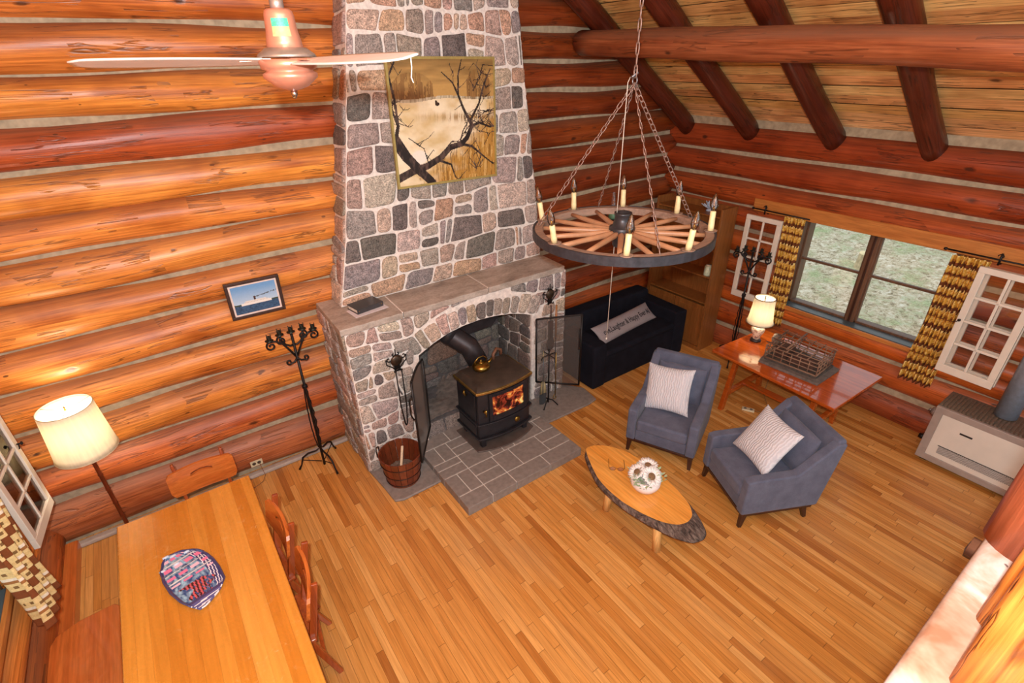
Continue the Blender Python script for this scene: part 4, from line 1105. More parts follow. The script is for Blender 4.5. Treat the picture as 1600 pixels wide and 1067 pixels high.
# ---------------------------------------------------------------- dining table and seats
dt = thing('dining_table', 'long honey-coloured plank dining table with a worn scratched top', 'table', (-.43, 2.7, 0))
def table_mat():
    t = NT('worn_honey_tabletop')
    tc = t.n('TexCoord'); sep = t.n('SeparateXYZ'); t.l(tc.outputs['Object'], sep.inputs[0])
    bi = t.math('FLOOR', t.math('DIVIDE', sep.outputs[0], .078)); wn = t.n('TexWhiteNoise'); wn.noise_dimensions = '1D'; t.l(bi, wn.inputs['W'])
    fx = t.math('ABSOLUTE', t.math('SUBTRACT', t.math('FRACT', t.math('DIVIDE', sep.outputs[0], .078)), .5))
    col = t.ramp(wn.outputs[0], [(0, srgb(204, 130, 44)), (.5, srgb(216, 146, 56)), (1, srgb(228, 162, 74))])
    g = t.noise(t.coord('Object', (22, 1.0, 1)), 2, 4, .6, .6)
    col = t.mix(1.0, col, t.ramp(g, [(.3, (.84, .8, .74)), (.7, (1.08,) * 3)]), 'MULTIPLY')
    col = t.mix(t.math('MULTIPLY', t.math('GREATER_THAN', fx, .485), .35), col, srgb(110, 60, 20))
    s1 = t.noise(t.coord('Object', (5, 5, 5)), 3, 6, .8, 2.0); p = t.noise(t.coord('Object', (1.2, 1.6, 1)), 1.5, 2)
    scr = t.n('MapRange', Value=s1, From_Min=.60, From_Max=.64).outputs[0]
    scr = t.math('MULTIPLY', scr, t.n('MapRange', Value=p, From_Min=.5, From_Max=.6).outputs[0])
    col = t.mix(t.math('MULTIPLY', scr, .45), col, srgb(244, 214, 160))
    t.base(col, t.math('MULTIPLY_ADD', s1, .3, .12), 0, .2); t.bump(g, .06, .002); return t.m
m = MB(); m.box2((-.46, -1.3, .70), (.46, 1.215, .76)); m.build('tabletop', table_mat(), dt, bevel=.01)
m = MB()
for (a, b) in (((-.40, -1.2, .60), (-.37, 1.13, .70)), ((.37, -1.2, .60), (.40, 1.13, .70)), ((-.40, 1.10, .60), (.40, 1.13, .70)), ((-.4, -1.2, .6), (.4, -1.17, .7))): m.box2(a, b)
m.build('apron', M_PINE, dt)
for x in (-.36, .36):
    for y in (-1.15, 1.08):
        m = MB(); m.box2((x - .04, y - .04, 0), (x + .04, y + .04, .70)); m.build('leg', M_PINE, dt, bevel=.006)
def chair(name, label, loc, rz, group='plank-back dining chairs'):
    """front faces -y, back at +y"""
    o = thing(name, label, 'chair', loc, rz, group)
    m = MB()
    pts = [(-.19, -.36), (.19, -.36), (.22, -.2), (.2, .02), (-.2, .02), (-.22, -.2)]
    m.prism(pts, .42, .45); m.build('seat', M_CHAIRWOOD, o, bevel=.01)
    for x in (-.16, .16):
        m = MB(); m.beam((x, -.0, .44), (x * 1.12, .10, .93), .05, .028, up=(1, 0, 0), w1=.042, h1=.024); m.build('back_post', M_CHAIRWOOD, o, bevel=.006)
    # curved back board with slot
    H0_, H1_ = .66, .885; n = 24
    def bb(x, z, t): 
        yy = .042 + (z - .66) * .2 - .02 - .03 * (x / .24) ** 2
        return (x, yy + t, z)
    m = MB(); xs_ = [-.245 + .49 * k / n for k in range(n + 1)]
    zl_ = lambda x: (H0_ + .02 * (abs(x) / .245) ** 4 + (.035 if abs(x) > .235 else 0), H1_ - .012 * (x / .245) ** 2 - (.02 if abs(x) > .238 else 0))
    sl = lambda x: (.80 + .012 * math.cos(x * 26), .826 + .012 * math.cos(x * 26))
    for k in range(n):
        a, b = xs_[k], xs_[k + 1]; slot = abs((a + b) / 2) < .075
        rows = [(zl_(a)[0], zl_(b)[0]), (zl_(a)[1], zl_(b)[1])] if not slot else None
        segs = [((zl_(a)[0], zl_(b)[0]), (zl_(a)[1], zl_(b)[1]))] if not slot else [((zl_(a)[0], zl_(b)[0]), (sl(a)[0], sl(b)[0])), ((sl(a)[1], sl(b)[1]), (zl_(a)[1], zl_(b)[1]))]
        for (lo, hi) in segs:
            for t_ in (0, .022): m.quad(bb(a, lo[0], t_), bb(b, lo[1], t_), bb(b, hi[1], t_), bb(a, hi[0], t_))
            m.quad(bb(a, hi[0], 0), bb(b, hi[1], 0), bb(b, hi[1], .022), bb(a, hi[0], .022)); m.quad(bb(a, lo[0], 0), bb(b, lo[1], 0), bb(b, lo[1], .022), bb(a, lo[0], .022))
    for x in (xs_[0], xs_[-1]): m.quad(bb(x, zl_(x)[0], 0), bb(x, zl_(x)[1], 0), bb(x, zl_(x)[1], .022), bb(x, zl_(x)[0], .022))
    m.build('backrest', M_CHAIRBACK, o)
    for (x, y, x2, y2) in ((-.15, -.3, -.18, -.34), (.15, -.3, .18, -.34), (-.15, -.04, -.2, .10), (.15, -.04, .2, .10)):
        m = MB(); m.beam((x, y, .42), (x2, y2, 0), .045, .03, up=(1, 0, 0), w1=.035, h1=.028); m.build('leg', M_CHAIRWOOD, o, bevel=.005)
    m = MB(); m.beam((-.175, .03, .2), (.175, .03, .2), .025, .03); m.build('stretcher', M_CHAIRWOOD, o)
    m = MB(); m.beam((-.165, -.32, .24), (.165, -.32, .24), .025, .03); m.build('stretcher', M_CHAIRWOOD, o)
    return o
chair('dining_chair', 'plank-back wooden chair at the far end of the dining table, against the log wall', (-.28, 4.09, 0), 0)
chair('dining_chair', 'reddish plank-back chair on the right side of the dining table, nearer the log wall', (.055, 3.16, 0), R(-86))
chair('dining_chair', 'reddish plank-back chair on the right side of the dining table, nearer the loft', (.075, 2.60, 0), R(-97))
be = thing('bench', 'smooth russet wooden bench seat between the left wall and dining table', 'bench', (-1.15, 2.3, 0))
m = MB(); m.prism([(-.22, -.9), (.17, -.9), (.17, 1.17), (.14, 1.21), (-.06, 1.20), (-.19, 1.15), (-.22, 1.08)], .41, .45); m.build('seat', M_BENCH, be, bevel=.012)
m = MB(); m.box2((-.18, 1.02, 0), (.13, 1.06, .41)); m.build('end_panel', M_BENCH, be, bevel=.006)
m = MB(); m.box2((-.18, -.8, 0), (.13, -.76, .41)); m.build('end_panel', M_BENCH, be, bevel=.006)
# boat-shaped tray
def trayc(u, v, pts=None):
    # u across, v along (0 = tip with bottles, 1 = wide end)
    n = fbm(u * 22, v * 26, 4)
    if v > .86: return srgb(236, 238, 244) if int(v * 60 + u * 1.2) % 3 == 0 else srgb(86, 92, 150)
    if v > .83 or u < .06 or u > .94: return srgb(66, 64, 108)
    if v > .58 and abs(u - .5 - .1 * math.sin(v * 30)) < .25 and n > .42: return srgb(206, 92, 100) if int((u * 26 + v * 10)) % 2 else srgb(60, 30, 44)
    if v < .5:
        k = int(u * 4) + int(v * 7) * 2; fu = u * 4 % 1; fv = v * 7 % 1
        if .35 < fv < .62 and fu > .3: return srgb(224, 120, 156) if k % 3 else srgb(238, 190, 206)
        if fv < .12: return srgb(214, 226, 240)
    if u > .78: return srgb(238, 238, 246) if int(u * 50 + v * 14) % 3 == 0 else srgb(58, 66, 120)
    return lerp(srgb(30, 76, 132), srgb(168, 214, 234), (n - .32) * 2)
tr_ = thing('decorative_tray', 'blue and pink boat-shaped ceramic tray painted with bottles and shrimp, on the dining table', 'tray', (-.475, 3.07, .76), R(14))
out = [(-.06, .31), (-.1, .27), (-.135, .2), (-.15, .1), (-.15, -.02), (-.13, -.14), (-.10, -.22), (-.06, -.295), (.075, -.235), (.135, -.17), (.15, -.05), (.15, .06), (.13, .17), (.09, .24), (.03, .285)]
def edge(v):
    y = .31 - v * .60; L = [p for p in out]; xs_ = []
    for i in range(len(L)):
        a, b = L[i], L[(i + 1) % len(L)]
        if (a[1] - y) * (b[1] - y) <= 0 and a[1] != b[1]: xs_.append(a[0] + (b[0] - a[0]) * (y - a[1]) / (b[1] - a[1]))
    return (min(xs_), max(xs_), y) if xs_ else (0, 0, y)
def ts_(u, v):
    v = .005 + v * .985; a, b, y = edge(v); x = a + (b - a) * u; e = min(u, 1 - u, v * 1.5, (1 - v) * 1.5)
    return (x, y, .012 + .014 * max(0, 1 - e / .06) + .003 * math.sin(v * 44) * (v < .5))
m = MB(); m.grid(ts_, 56, 80, colfn=trayc)
m.build('glazed_dish', attr_mat('glazed_ceramic', .12, .04, 60, .02, .6, .5), tr_, solid=.008)
m = MB()
for (u, v) in ((.15, .02), (.5, .05), (.85, .10), (.06, .19), (.4, .2)):
    x, y, z = ts_(u, v); m.tube([(x - .018, y + .008, z + .006), (x + .018, y + .008, z + .006)], .009, 8)
m.build('bottle_caps', plain('pale_blue_glaze', srgb(206, 216, 232), .2), tr_)
# ---------------------------------------------------------------- floor lamp
def shade_mat(name, c, em):
    t = NT(name); n = t.noise(t.coord('Object', (30, 30, 1)), 1.5, 2)
    col = t.mix(1.0, c, t.ramp(n, [(.3, (.9,) * 3), (.7, (1.03,) * 3)]), 'MULTIPLY')
    t.base(col, .8); tl = t.n('BsdfTranslucent'); t.l(col, tl.inputs[0]); mx = t.n('MixShader'); mx.inputs[0].default_value = em
    out = [q for q in t.t.nodes if q.type == 'OUTPUT_MATERIAL'][0]
    t.l(t.b.outputs[0], mx.inputs[1]); t.l(tl.outputs[0], mx.inputs[2]); t.l(mx.outputs[0], out.inputs[0]); return t.m
M_SHADE = shade_mat('cream_fabric_shade', srgb(240, 232, 212), .36)
fl = thing('floor_lamp', 'lit floor lamp with cream drum shade and dark wooden pole, beyond the dining table', 'floor lamp', (-.965, 4.58, 0))
def shade(par, rb, rt, z0, z1, mats, trim, seg=48):
    m = MB(); n = 8
    def f(u, v):
        r = rb + (rt - rb) * (v ** .8); r += .0012 * math.sin(u * 2 * PI * seg)
        return (r * math.cos(2 * PI * u), r * math.sin(2 * PI * u), z0 + (z1 - z0) * v)
    m.grid(f, 96, n, closed_u=True); s = m.build('lamp_shade', mats, par, solid=.002)
    for (r, z) in ((rb, z0), (rt, z1)):
        m = MB(); m.tube([(r * math.cos(2 * PI * k / 48), r * math.sin(2 * PI * k / 48), z) for k in range(48)], .0035, 6, closed=True); m.build('trim', trim, s)
    m = MB()
    for k in range(3):
        a = 2 * PI * k / 3 + .5; m.tube([(0, 0, z1 - .03), (rt * math.cos(a), rt * math.sin(a), z1 - .005)], .002, 5)
    m.lathe([(0, .02), (.007, .012), (.004, .0), (.009, -.012), (0, -.02)], (0, 0, z1 - .01), 10); m.build('spider', M_BRASS, s)
shade(fl, .212, .178, 1.075, 1.50, M_SHADE, plain('beige_trim', srgb(206, 190, 160), .7))
m = MB(); m.lathe([(0, .03), (.02, .03), (.14, .015), (.15, .0), (0, 0)], seg=32); m.build('base', M_DARKWOOD, fl)
m = MB(); prof_ = [(.018, .03)]
for z in (.35, .5, .66, .82, .95): prof_ += [(.015, z - .012), (.019, z), (.015, z + .012)]
prof_ += [(.014, 1.15), (0, 1.15)]; m.lathe(prof_, seg=16); m.build('pole', wood('dark_reddish_pole', srgb(92, 36, 16), srgb(120, 52, 24), 2, 1, .3), fl)
light('floor_lamp_bulb', 'POINT', (-.965, 4.58, 1.30), 9, (1.0, .88, .70), .05)
m = MB(); m.lathe([(0, -.03), (.012, -.03), (.02, 0), (.028, .03), (.02, .055), (0, .065)], (0, 0, 1.2), 16)
t = NT('lit_bulb'); t.base(WHITE, .3); t.b.inputs['Emission Color'].default_value = (1, .85, .6, 1); t.b.inputs['Emission Strength'].default_value = 3; M_LITBULB = t.m
m.build('bulb', M_LITBULB, fl)
# ---------------------------------------------------------------- candelabra
def candelabra(label, loc, rz, H=1.68):
    o = thing('floor_candelabra', label, 'candelabra', loc, rz, 'black iron floor candelabras')
    m = MB(); m.tube([(0, 0, .0), (0, 0, 1.58)], [.013, .012], 8); m.build('pole', M_IRON, o)
    for k in range(3):
        a = 2 * PI * k / 3 - PI / 2 + .25; c, s = math.cos(a), math.sin(a)
        m = MB(); m.tube([(.02 * c, .02 * s, .22), (.05 * c, .05 * s, .2), (.13 * c, .13 * s, .19), (.19 * c, .19 * s, .15), (.22 * c, .22 * s, .06), (.25 * c, .25 * s, .008)], [.006, .009, .01, .01, .008, .012], 8)
        m.tube([(.02 * c, .02 * s, .05), (.2 * c, .2 * s, .12)], .005, 6); m.build('leg', M_IRON, o)
        m = MB(); pts = []
        for j in range(30):
            t_ = j / 29; rr = .035 * math.sin(PI * t_) ** .6 * (1 - .5 * t_) + .008; tw = a + .25 * math.sin(t_ * 40); pts.append((rr * math.cos(tw), rr * math.sin(tw), .22 + .78 * t_))
        m.tube(pts, .006, 6); m.build('twisted_rod', M_IRON, o)
    m = MB(); m.lathe([(0, .025), (.02, .02), (.028, .01), (.02, 0), (.028, -.01), (.02, -.02), (0, -.025)], (0, 0, 1.0), 12); m.build('collar', M_IRON, o)
    m = MB()
    for s in (-1, 1): m.tube([(0, 0, 1.33), (s * .03, 0, 1.29), (s * .06, 0, 1.285)] + spiral((s * .075, 0, 1.305), .028, .9, -PI / 2, s), .009, 6)
    for k in range(6): m.tube([(.012 * math.cos(k), .012 * math.sin(k), 1.30), (.012 * math.cos(k + 2), .012 * math.sin(k + 2), 1.35)], .006, 6)
    m.build('knot', M_IRON, o)
    cup = []
    for (s, r, zt, zb_) in ((-1, .195, 1.57, 1.33), (1, .195, 1.57, 1.33), (-1, .1, 1.60, 1.45), (1, .1, 1.60, 1.45)):
        m = MB(); pts = []
        if r > .15: pts = [(0, 0, zb_), (s * .05, 0, zb_ + .1), (s * .1, 0, zt - .05), (s * .15, 0, zt - .02), (s * r, 0, zt - .015)]
        else: pts = [(0, 0, zb_ + .02), (s * .03, 0, zb_ + .015), (s * .07, 0, zb_ + .04), (s * .10, 0, zt - .05), (s * r, 0, zt - .02)]
        m.tube(pts, .010, 8); m.tube(spiral((s * (r - .004), 0, zt - .058), .045, 1.25, PI / 2, -s, r_end=.25), .009, 6); m.build('arm', M_IRON, o); cup.append((s * r, zt))
    for (x, z) in cup + [(0, 1.60)]:
        m = MB(); m.lathe([(0, -.02), (.012, -.015), (.036, .0), (.038, .004), (.018, .006), (.018, .045), (.014, .045), (.012, .008), (0, .008)], (x, 0, z), 14)
        for k in range(3): a = 2 * PI * k / 3; m.tube([(x + .016 * math.cos(a), .016 * math.sin(a), z + .01), (x + .02 * math.cos(a), .02 * math.sin(a), z + .06)], .004, 5)
        m.build('candle_cup', plain('dark_green_bronze', srgb(52, 56, 50), .4, .7), o)
    return o
candelabra('black iron five-arm candelabra standing against the log wall left of the fireplace', (.735, 4.585, 0), R(0))
candelabra('black iron candelabra standing in the corner between the bookcase and the desk', (6.02, 3.25, 0), R(-78))
# ---------------------------------------------------------------- ceiling fan
fan = thing('ceiling_fan', 'copper ceiling fan with three long pale blades, hanging near the camera', 'fan', (.617, 2.365, 3.76))
M_COPPER = plain('brushed_copper', srgb(216, 150, 124), .34, .55, .12, 12)
m = MB(); m.lathe([(0, .075), (.052, .072), (.068, .05), (.088, -.0), (0, 0)][::-1] if 0 else [(0, .178), (.040, .177), (.050, .170), (.054, .155), (.057, .11), (.064, .07), (.068, .045), (.0, .045)], seg=40); hs = m.build('motor_housing', M_COPPER, fan)
m = MB(); m.lathe([(0, .05), (.075, .05), (.105, .028), (.11, .018), (.0, .018)], seg=40); m.build('collar', plain('pale_pewter', srgb(170, 160, 150), .4, .7), fan)
m = MB(); m.lathe([(0, .01), (.11, .012), (.104, -.02), (.086, -.028), (.09, -.032), (.102, -.038), (.102, -.052), (.06, -.085), (.02, -.098), (0, -.1)], seg=40); m.build('lower_bowl', M_COPPER, fan)
m = MB(); m.lathe([(0, -.098), (.014, -.1), (.012, -.115), (.006, -.125), (0, -.13)], seg=12); m.build('finial', plain('polished_steel', srgb(200, 205, 215), .15, 1.0), fan)
m = MB(); m.tube([(0, 0, .17), (0, 0, .215)], .025, 16); m.tube([(0, 0, .21), (0, 0, 1.34)], .014, 12); m.lathe([(0, 0), (.06, 0), (.07, .1), (0, .1)], (0, 0, 1.3), 20); m.build('downrod', plain('grey_downrod', srgb(170, 158, 150), .4, .7), fan)
for k, a in enumerate((167, 287, 47)):
    m = MB(); A = Matrix.Rotation(R(a), 4, 'Z')
    def bl(u, v, A=A):
        x = .09 + .615 * u; w = (.05 + .022 * math.sin(u * PI * .9)) * (1 - max(0, u - .92) * 6); y = (v - .5) * 2 * w
        return A @ Vector((x, y, .004 + (v - .5) * 2 * w * .20 + .004 * u))
    m.grid(bl, 30, 8); m.build('blade', plain('pale_fan_blade_%d' % k, srgb(216, 206, 198), .4, .1, .05), fan, solid=.005)
    m = MB(); m.beam(A @ Vector((.06, 0, .012)), A @ Vector((.17, 0, .008)), .05, .006); m.build('blade_iron', M_COPPER, fan)
# stickers on the housing (curved patches)
def sticker(a0, a1, z0, z1, name, mat):
    m = MB(); rr = lambda z: (.057 if z > .11 else .057 + (.11 - z) * .175) - max(0, z - .11) * .067 + .0012
    m.grid(lambda u, v: (rr(z0 + (z1 - z0) * v) * math.cos(R(a0 + (a1 - a0) * u)), rr(z0 + (z1 - z0) * v) * math.sin(R(a0 + (a1 - a0) * u)), z0 + (z1 - z0) * v), 12, 3); return m.build(name, mat, hs)
sticker(222, 285, .118, .145, 'green_sticker', plain('green_sticker', srgb(60, 168, 132), .5, 0, .3, 160))['label'] = 'small green sticker'
sticker(222, 285, .086, .118, 'tan_sticker', plain('tan_sticker', srgb(196, 160, 110), .5, 0, .15, 90))['label'] = 'tan sticker'
m = MB(); A = Matrix.Rotation(R(287), 4, 'Z')
p = A @ Vector((.70, 0, .008)); m.tube([p, p + Vector((0, 0, -.03)), p + Vector((-.004, .002, -.06)), p + Vector((.001, 0, -.075))], .002, 5); m.build('dangling_string', plain('white_string', srgb(226, 216, 206), .9), fan)
# ---------------------------------------------------------------- wagon wheel chandelier
ch = thing('wagon_wheel_chandelier', 'large wagon wheel chandelier with eight candle bulbs hung on chains', 'chandelier', (2.634, 2.39, 2.72))
RW = .62
m = MB(); n = 72
def ring(m, r0, r1, z0, z1):
    I = []
    for k in range(n):
        a = 2 * PI * k / n; c, s = math.cos(a), math.sin(a); I.append([m.vert((r * c, r * s, z)) for (r, z) in ((r0, z0), (r1, z0), (r1, z1), (r0, z1))])
    for k in range(n):
        for j in range(4): m.face((I[k][j], I[k][(j + 1) % 4], I[(k + 1) % n][(j + 1) % 4], I[(k + 1) % n][j]), sm=False)
ring(m, .55, .607, -.052, 0); m.build('wooden_rim', M_WHEELWOOD, ch, bevel=.005)
m = MB(); ring(m, .607, .62, -.058, .002); m.build('iron_tyre', plain('black_worn_iron', srgb(58, 58, 64), .5, .4, .3, 22, .4), ch)
for k in range(16):
    a = R(22.5 * k - 3); c, s = math.cos(a), math.sin(a)
    m = MB(); m.tube([(.06 * c, .06 * s, -.025), (.12 * c, .12 * s, -.026), (.4 * c, .4 * s, -.026), (.56 * c, .56 * s, -.026)], [.015, .021, .017, .014], 12); m.build('spoke', M_SPOKE, ch)
m = MB(); m.lathe([(0, -.13), (.05, -.13), (.058, -.12), (.062, -.06), (.085, -.055), (.09, .005), (.085, .012), (.066, .016), (.062, .045), (.056, .05), (.056, .09), (.06, .095), (.06, .108), (.045, .11), (.04, .09), (0, .09)], seg=36); m.build('hub', plain('dark_grey_iron_hub', srgb(62, 62, 66), .4, .5, .2, 10), ch)
rc = lambda a, r=.583: (r * math.cos(R(a)), r * math.sin(R(a)))
for a, (lx, ly) in ((122, (-.1, .15)), (83, (.0, .05)), (43, (.05, .1)), (0, (0, 0)), (-47, (.12, .1)), (-94, (.03, -.1)), (-134, (.12, .05)), (177, (-.28, -.1))):
    x, y = rc(a); cd = Vector((lx, ly, 1)).normalized(); B = Vector((x, y, 0))
    ax_ = cd.to_track_quat('Z', 'Y').to_matrix()
    m = MB(); m.lathe([(0, 0), (.04, .0), (.046, .008), (.036, .004), (0, .006)], B, 16)
    dc = m.build('drip_pan', M_WHEELWOOD, ch)
    m = MB(); m.lathe([(.0, .004), (.019, .004), (.0205, .04), (.0185, .08), (.019, .128), (.015, .132), (0, .132)], B, 16, axis=ax_); cs = m.build('candle_sleeve', plain('yellowed_candle_sleeve_%d' % (a % 360), srgb(222, 206, 156), .5, 0, .12, 40), ch)
    m = MB(); m.lathe([(.010, .132), (.015, .138), (.0245, .162), (.025, .178), (.018, .212), (.007, .238), (0, .25)], B, 16, axis=ax_); m.build('bulb', M_BULB, cs)
    m = MB(); m.tube([B + ax_ @ Vector((0, 0, .132)), B + ax_ @ Vector((0, 0, .165))], .006, 8); m.build('bulb_stem', M_BRASS, cs)
def chain(m, p0, p1, L=.048, r=.0032, w=.011):
    p0 = Vector(p0); p1 = Vector(p1); D = (p1 - p0).length; n = max(1, round(D / (L * .86))); d = (p1 - p0) / D
    x = d.cross(Vector((0, 0, 1)));
    if x.length < .05: x = Vector((1, .3, 0))
    x.normalize(); y = d.cross(x)
    for k in range(n):
        c = p0 + d * (D * (k + .5) / n); s = x if k % 2 else y; s = (s * .85 + (y if k % 2 else x) * .5).normalized(); pts = []
        for j in range(12):
            a = 2 * PI * j / 12; h = L / 2 - w; e = math.cos(a)
            pts.append(c + d * ((h if e > .01 else -h if e < -.01 else 0) + w * e) + s * (w * math.sin(a)))
        m.tube(pts, r, 5, closed=True)
M_CHAIN = plain('dusty_steel_chain', srgb(150, 126, 116), .45, .6, .2, 50)
AP = (0, 0, .895)
for a in (135, 62, -14, -114):
    m = MB(); x, y = rc(a, .585); chain(m, (x, y, .0), AP); m.build('support_chain', M_CHAIN, ch)
m = MB(); m.tube([(.0, .018 * math.cos(k * PI / 6), .91 + .025 * math.sin(k * PI / 6)) for k in range(12)], .005, 6, closed=True); m.tube([(-.03, -.0, .93), (.02, 0, .95), (.0, 0, .97)], .008, 8); m.build('shackle', plain('grey_shackle', srgb(120, 120, 124), .35, .8), ch)
m = MB(); chain(m, (0, 0, .93), (0, 0, 2.6), L=.07, r=.0045, w=.015); m.build('hanging_chain', M_CHAIN, ch)
m = MB(); m.tube([(-.02, .02, .93), (-.034, .024, .90), (-.04, .024, -.86)], .0028, 6); m.lathe([(0, .012), (.006, .004), (.007, -.006), (0, -.012)], (-.04, .024, -.87), 10); m.build('pull_cord', plain('pale_cord', srgb(196, 188, 176), .6), ch)
# ---------------------------------------------------------------- sofa with long pillow
M_BLACKCLOTH = plain('black_slipcover', srgb(26, 27, 36), .95, 0, .25, 6, .3, spec=.15)
sf = thing('sofa', 'low black slipcovered sofa in the corner beside the fireplace', 'sofa', (3.97, 3.86, 0))
m = MB(); m.box2((.19, .02, .0), (1.55, .8, .44)); m.build('seat_base', M_BLACKCLOTH, sf, bevel=.03)
m = MB(); m.box2((.2, .0, .40), (1.54, .62, .50)); m.build('seat_cushion', M_BLACKCLOTH, sf, bevel=.04)
m = MB(); m.prism([(0, 0), (.22, 0), (.24, .10), (.24, .88), (0, .88)], 0.0, .62); m.build('armrest', M_BLACKCLOTH, sf, bevel=.035)
m = MB(); m.prism([(1.53, .0), (1.70, -.04), (1.73, -.02), (1.76, .88), (1.53, .88)], 0, .665); m.build('armrest', M_BLACKCLOTH, sf, bevel=.035)
m = MB(); m.prism([(.62, 0), (.9, 0), (.9, .76), (.66, .76)], 0.05, 1.72, P=lambda a, b, h: (h, a, b)); m.build('backrest', M_BLACKCLOTH, sf, bevel=.04)
def pil_h(x, y, W, H, T):
    u = min(1, abs(x) / (W / 2)); v = min(1, abs(y) / (H / 2)); return T / 2 * (max(0, 1 - u ** 3.2) ** .55) * (max(0, 1 - v ** 3.2) ** .55)
def pillow(m, W, H, T, nu=36, nv=36, pinch=.06, wav=None):
    for s in (1, -1):
        def f(u, v):
            # denser near edge
            a = math.sin((u - .5) * PI); b = math.sin((v - .5) * PI)
            x = a * W / 2 * (1 - pinch * (1 - b * b) * abs(a)); y = b * H / 2 * (1 - pinch * (1 - a * a) * abs(b))
            h = pil_h(a * W / 2, b * H / 2, W, H, T)
            if wav: h += wav(a, b) * min(1, h / (T * .15)) 
            return (x, y, s * h)
        m.grid(f, nu, nv)
pm = Matrix.Translation((4.84, 4.19, .585)) @ Matrix.Rotation(R(6), 4, 'Z') @ Matrix.Rotation(R(38), 4, 'X')
lp = thing('lumbar_pillow', 'long grey lumbar pillow with black typewriter lettering, lying on the black sofa', 'pillow', mat=pm)
PW, PH, PT = 1.20, .27, .13
m = MB(); pillow(m, PW, PH, PT, 60, 20, .05); m.build('cover', plain('grey_linen', srgb(156, 148, 150), .9, 0, .08, 60, .3, spec=.2), lp)
fc = bpy.data.curves.new('lettering', 'FONT'); fc.body = 'ove,Laughter & Happy Ever Af'; fc.size = .078; fc.align_x = 'CENTER'; fc.align_y = 'CENTER'; fc.space_character = 1.02; fc.offset = .0012
fo = bpy.data.objects.new('tmp', fc); COL.objects.link(fo); dg = bpy.context.evaluated_depsgraph_get()
tm = bpy.data.meshes.new_from_object(fo.evaluated_get(dg)); bpy.data.objects.remove(fo)
mx_ = max(v.co.x for v in tm.vertices); sc_ = .50 / mx_
import bmesh
bm = bmesh.new(); bm.from_mesh(tm)
for _ in range(2):
    bmesh.ops.subdivide_edges(bm, edges=[e for e in bm.edges if e.calc_length() > .03], cuts=2)
for v in bm.verts:
    v.co.x *= sc_; v.co.y = v.co.y * 1.35 - .008; v.co.z = pil_h(v.co.x, v.co.y, PW, PH, PT) + .0035
bm.to_mesh(tm); bm.free(); tm.materials.clear(); tm.materials.append(plain('black_print', srgb(30, 28, 32), .9))
fo = bpy.data.objects.new('lettering', tm); COL.objects.link(fo); fo.parent = lp
# ---------------------------------------------------------------- armchairs
M_BLUE = None
t = NT('slate_blue_upholstery'); v = t.coord(); n1 = t.noise(v, 7, 4, .6); n2 = t.noise(v, 220, 2, .7)
c = t.ramp(n1, [(.3, srgb(84, 90, 110)), (.7, srgb(104, 110, 130))]); c = t.mix(1.0, c, t.ramp(n2, [(.35, (.86,) * 3), (.65, (1.1,) * 3)]), 'MULTIPLY')
t.base(c, .9, 0, 0, .25); t.b.inputs['Sheen Weight'].default_value = .15; t.bump(n2, .25, .002); M_BLUE = t.m
def armchair(label, loc, rz):
    o = thing('armchair', label, 'armchair', loc, rz, 'slate blue armchairs')
    W = .72; a = .095
    side = [(.0, .17), (.0, .545), (.06, .56), (.46, .565), (.76, .86), (.84, .855), (.74, .17)]
    for s in (-1, 1):
        x0 = s * W / 2; x1 = s * (W / 2 - a)
        m = MB(); m.prism(side, min(x0, x1), max(x0, x1), P=lambda p, q, h: (h, p, q)); m.build('arm', M_BLUE, o, bevel=.018)
    wi = W / 2 - a
    m = MB(); m.prism([(.02, .17), (.02, .30), (.62, .30), (.62, .17)], -wi, wi, P=lambda p, q, h: (h, p, q)); m.build('seat_rail', M_BLUE, o, bevel=.012)
    m = MB(); m.prism([(.0, .30), (.0, .435), (.60, .42), (.60, .30)], -wi + .004, wi - .004, P=lambda p, q, h: (h, p, q)); m.build('seat_cushion', M_BLUE, o, bevel=.03)
    m = MB(); m.prism([(.60, .17), (.755, .85), (.765, .885), (.82, .895), (.845, .865), (.74, .17)], -W / 2 + .02, W / 2 - .02, P=lambda p, q, h: (h, p, q)); m.build('backrest', M_BLUE, o, bevel=.022)
    m = MB(); m.M = Matrix.Translation((0, .63, .62)) @ Matrix.Rotation(R(78), 4, 'X'); pillow(m, .50, .42, .15, 24, 24, .0); m.build('back_cushion', M_BLUE, o)
    m = MB(); m.box2((-W / 2 + .01, .015, .145), (W / 2 - .01, .70, .172)); m.build('plinth', M_DARKWOOD, o, bevel=.004)
    for (x, y, dx, dy) in ((-.32, .05, -.01, -.02), (.32, .05, .01, -.02), (-.31, .64, -.01, .04), (.31, .64, .01, .04)):
        m = MB(); m.beam((x, y, .15), (x + dx, y + dy, 0), .05, .05, up=(0, 1, 0), w1=.032, h1=.032); m.build('leg', M_DARKWOOD, o, bevel=.003)
    return o
A1 = armchair('slate blue armchair nearer the sofa, facing the coffee table', (3.60, 2.50, 0), R(-66.1))
A2 = armchair('slate blue armchair nearer the loft, turned towards the fireplace', (3.635, 1.785, 0), R(-116.5))
t = NT('white_rippled_knit'); v = t.coord('Object', (1, 1, 1)); w_ = t.n('TexWave'); w_.inputs['Scale'].default_value = 13; w_.inputs['Distortion'].default_value = 7; w_.inputs['Detail'].default_value = 2; w_.inputs['Detail Scale'].default_value = 1.2; t.l(v, w_.inputs['Vector'])
t.base(t.mix(w_.outputs[1], srgb(200, 202, 210), srgb(218, 220, 226)), .95, 0, 0, .2); t.bump(w_.outputs[1], .5, .008); M_KNIT = t.m
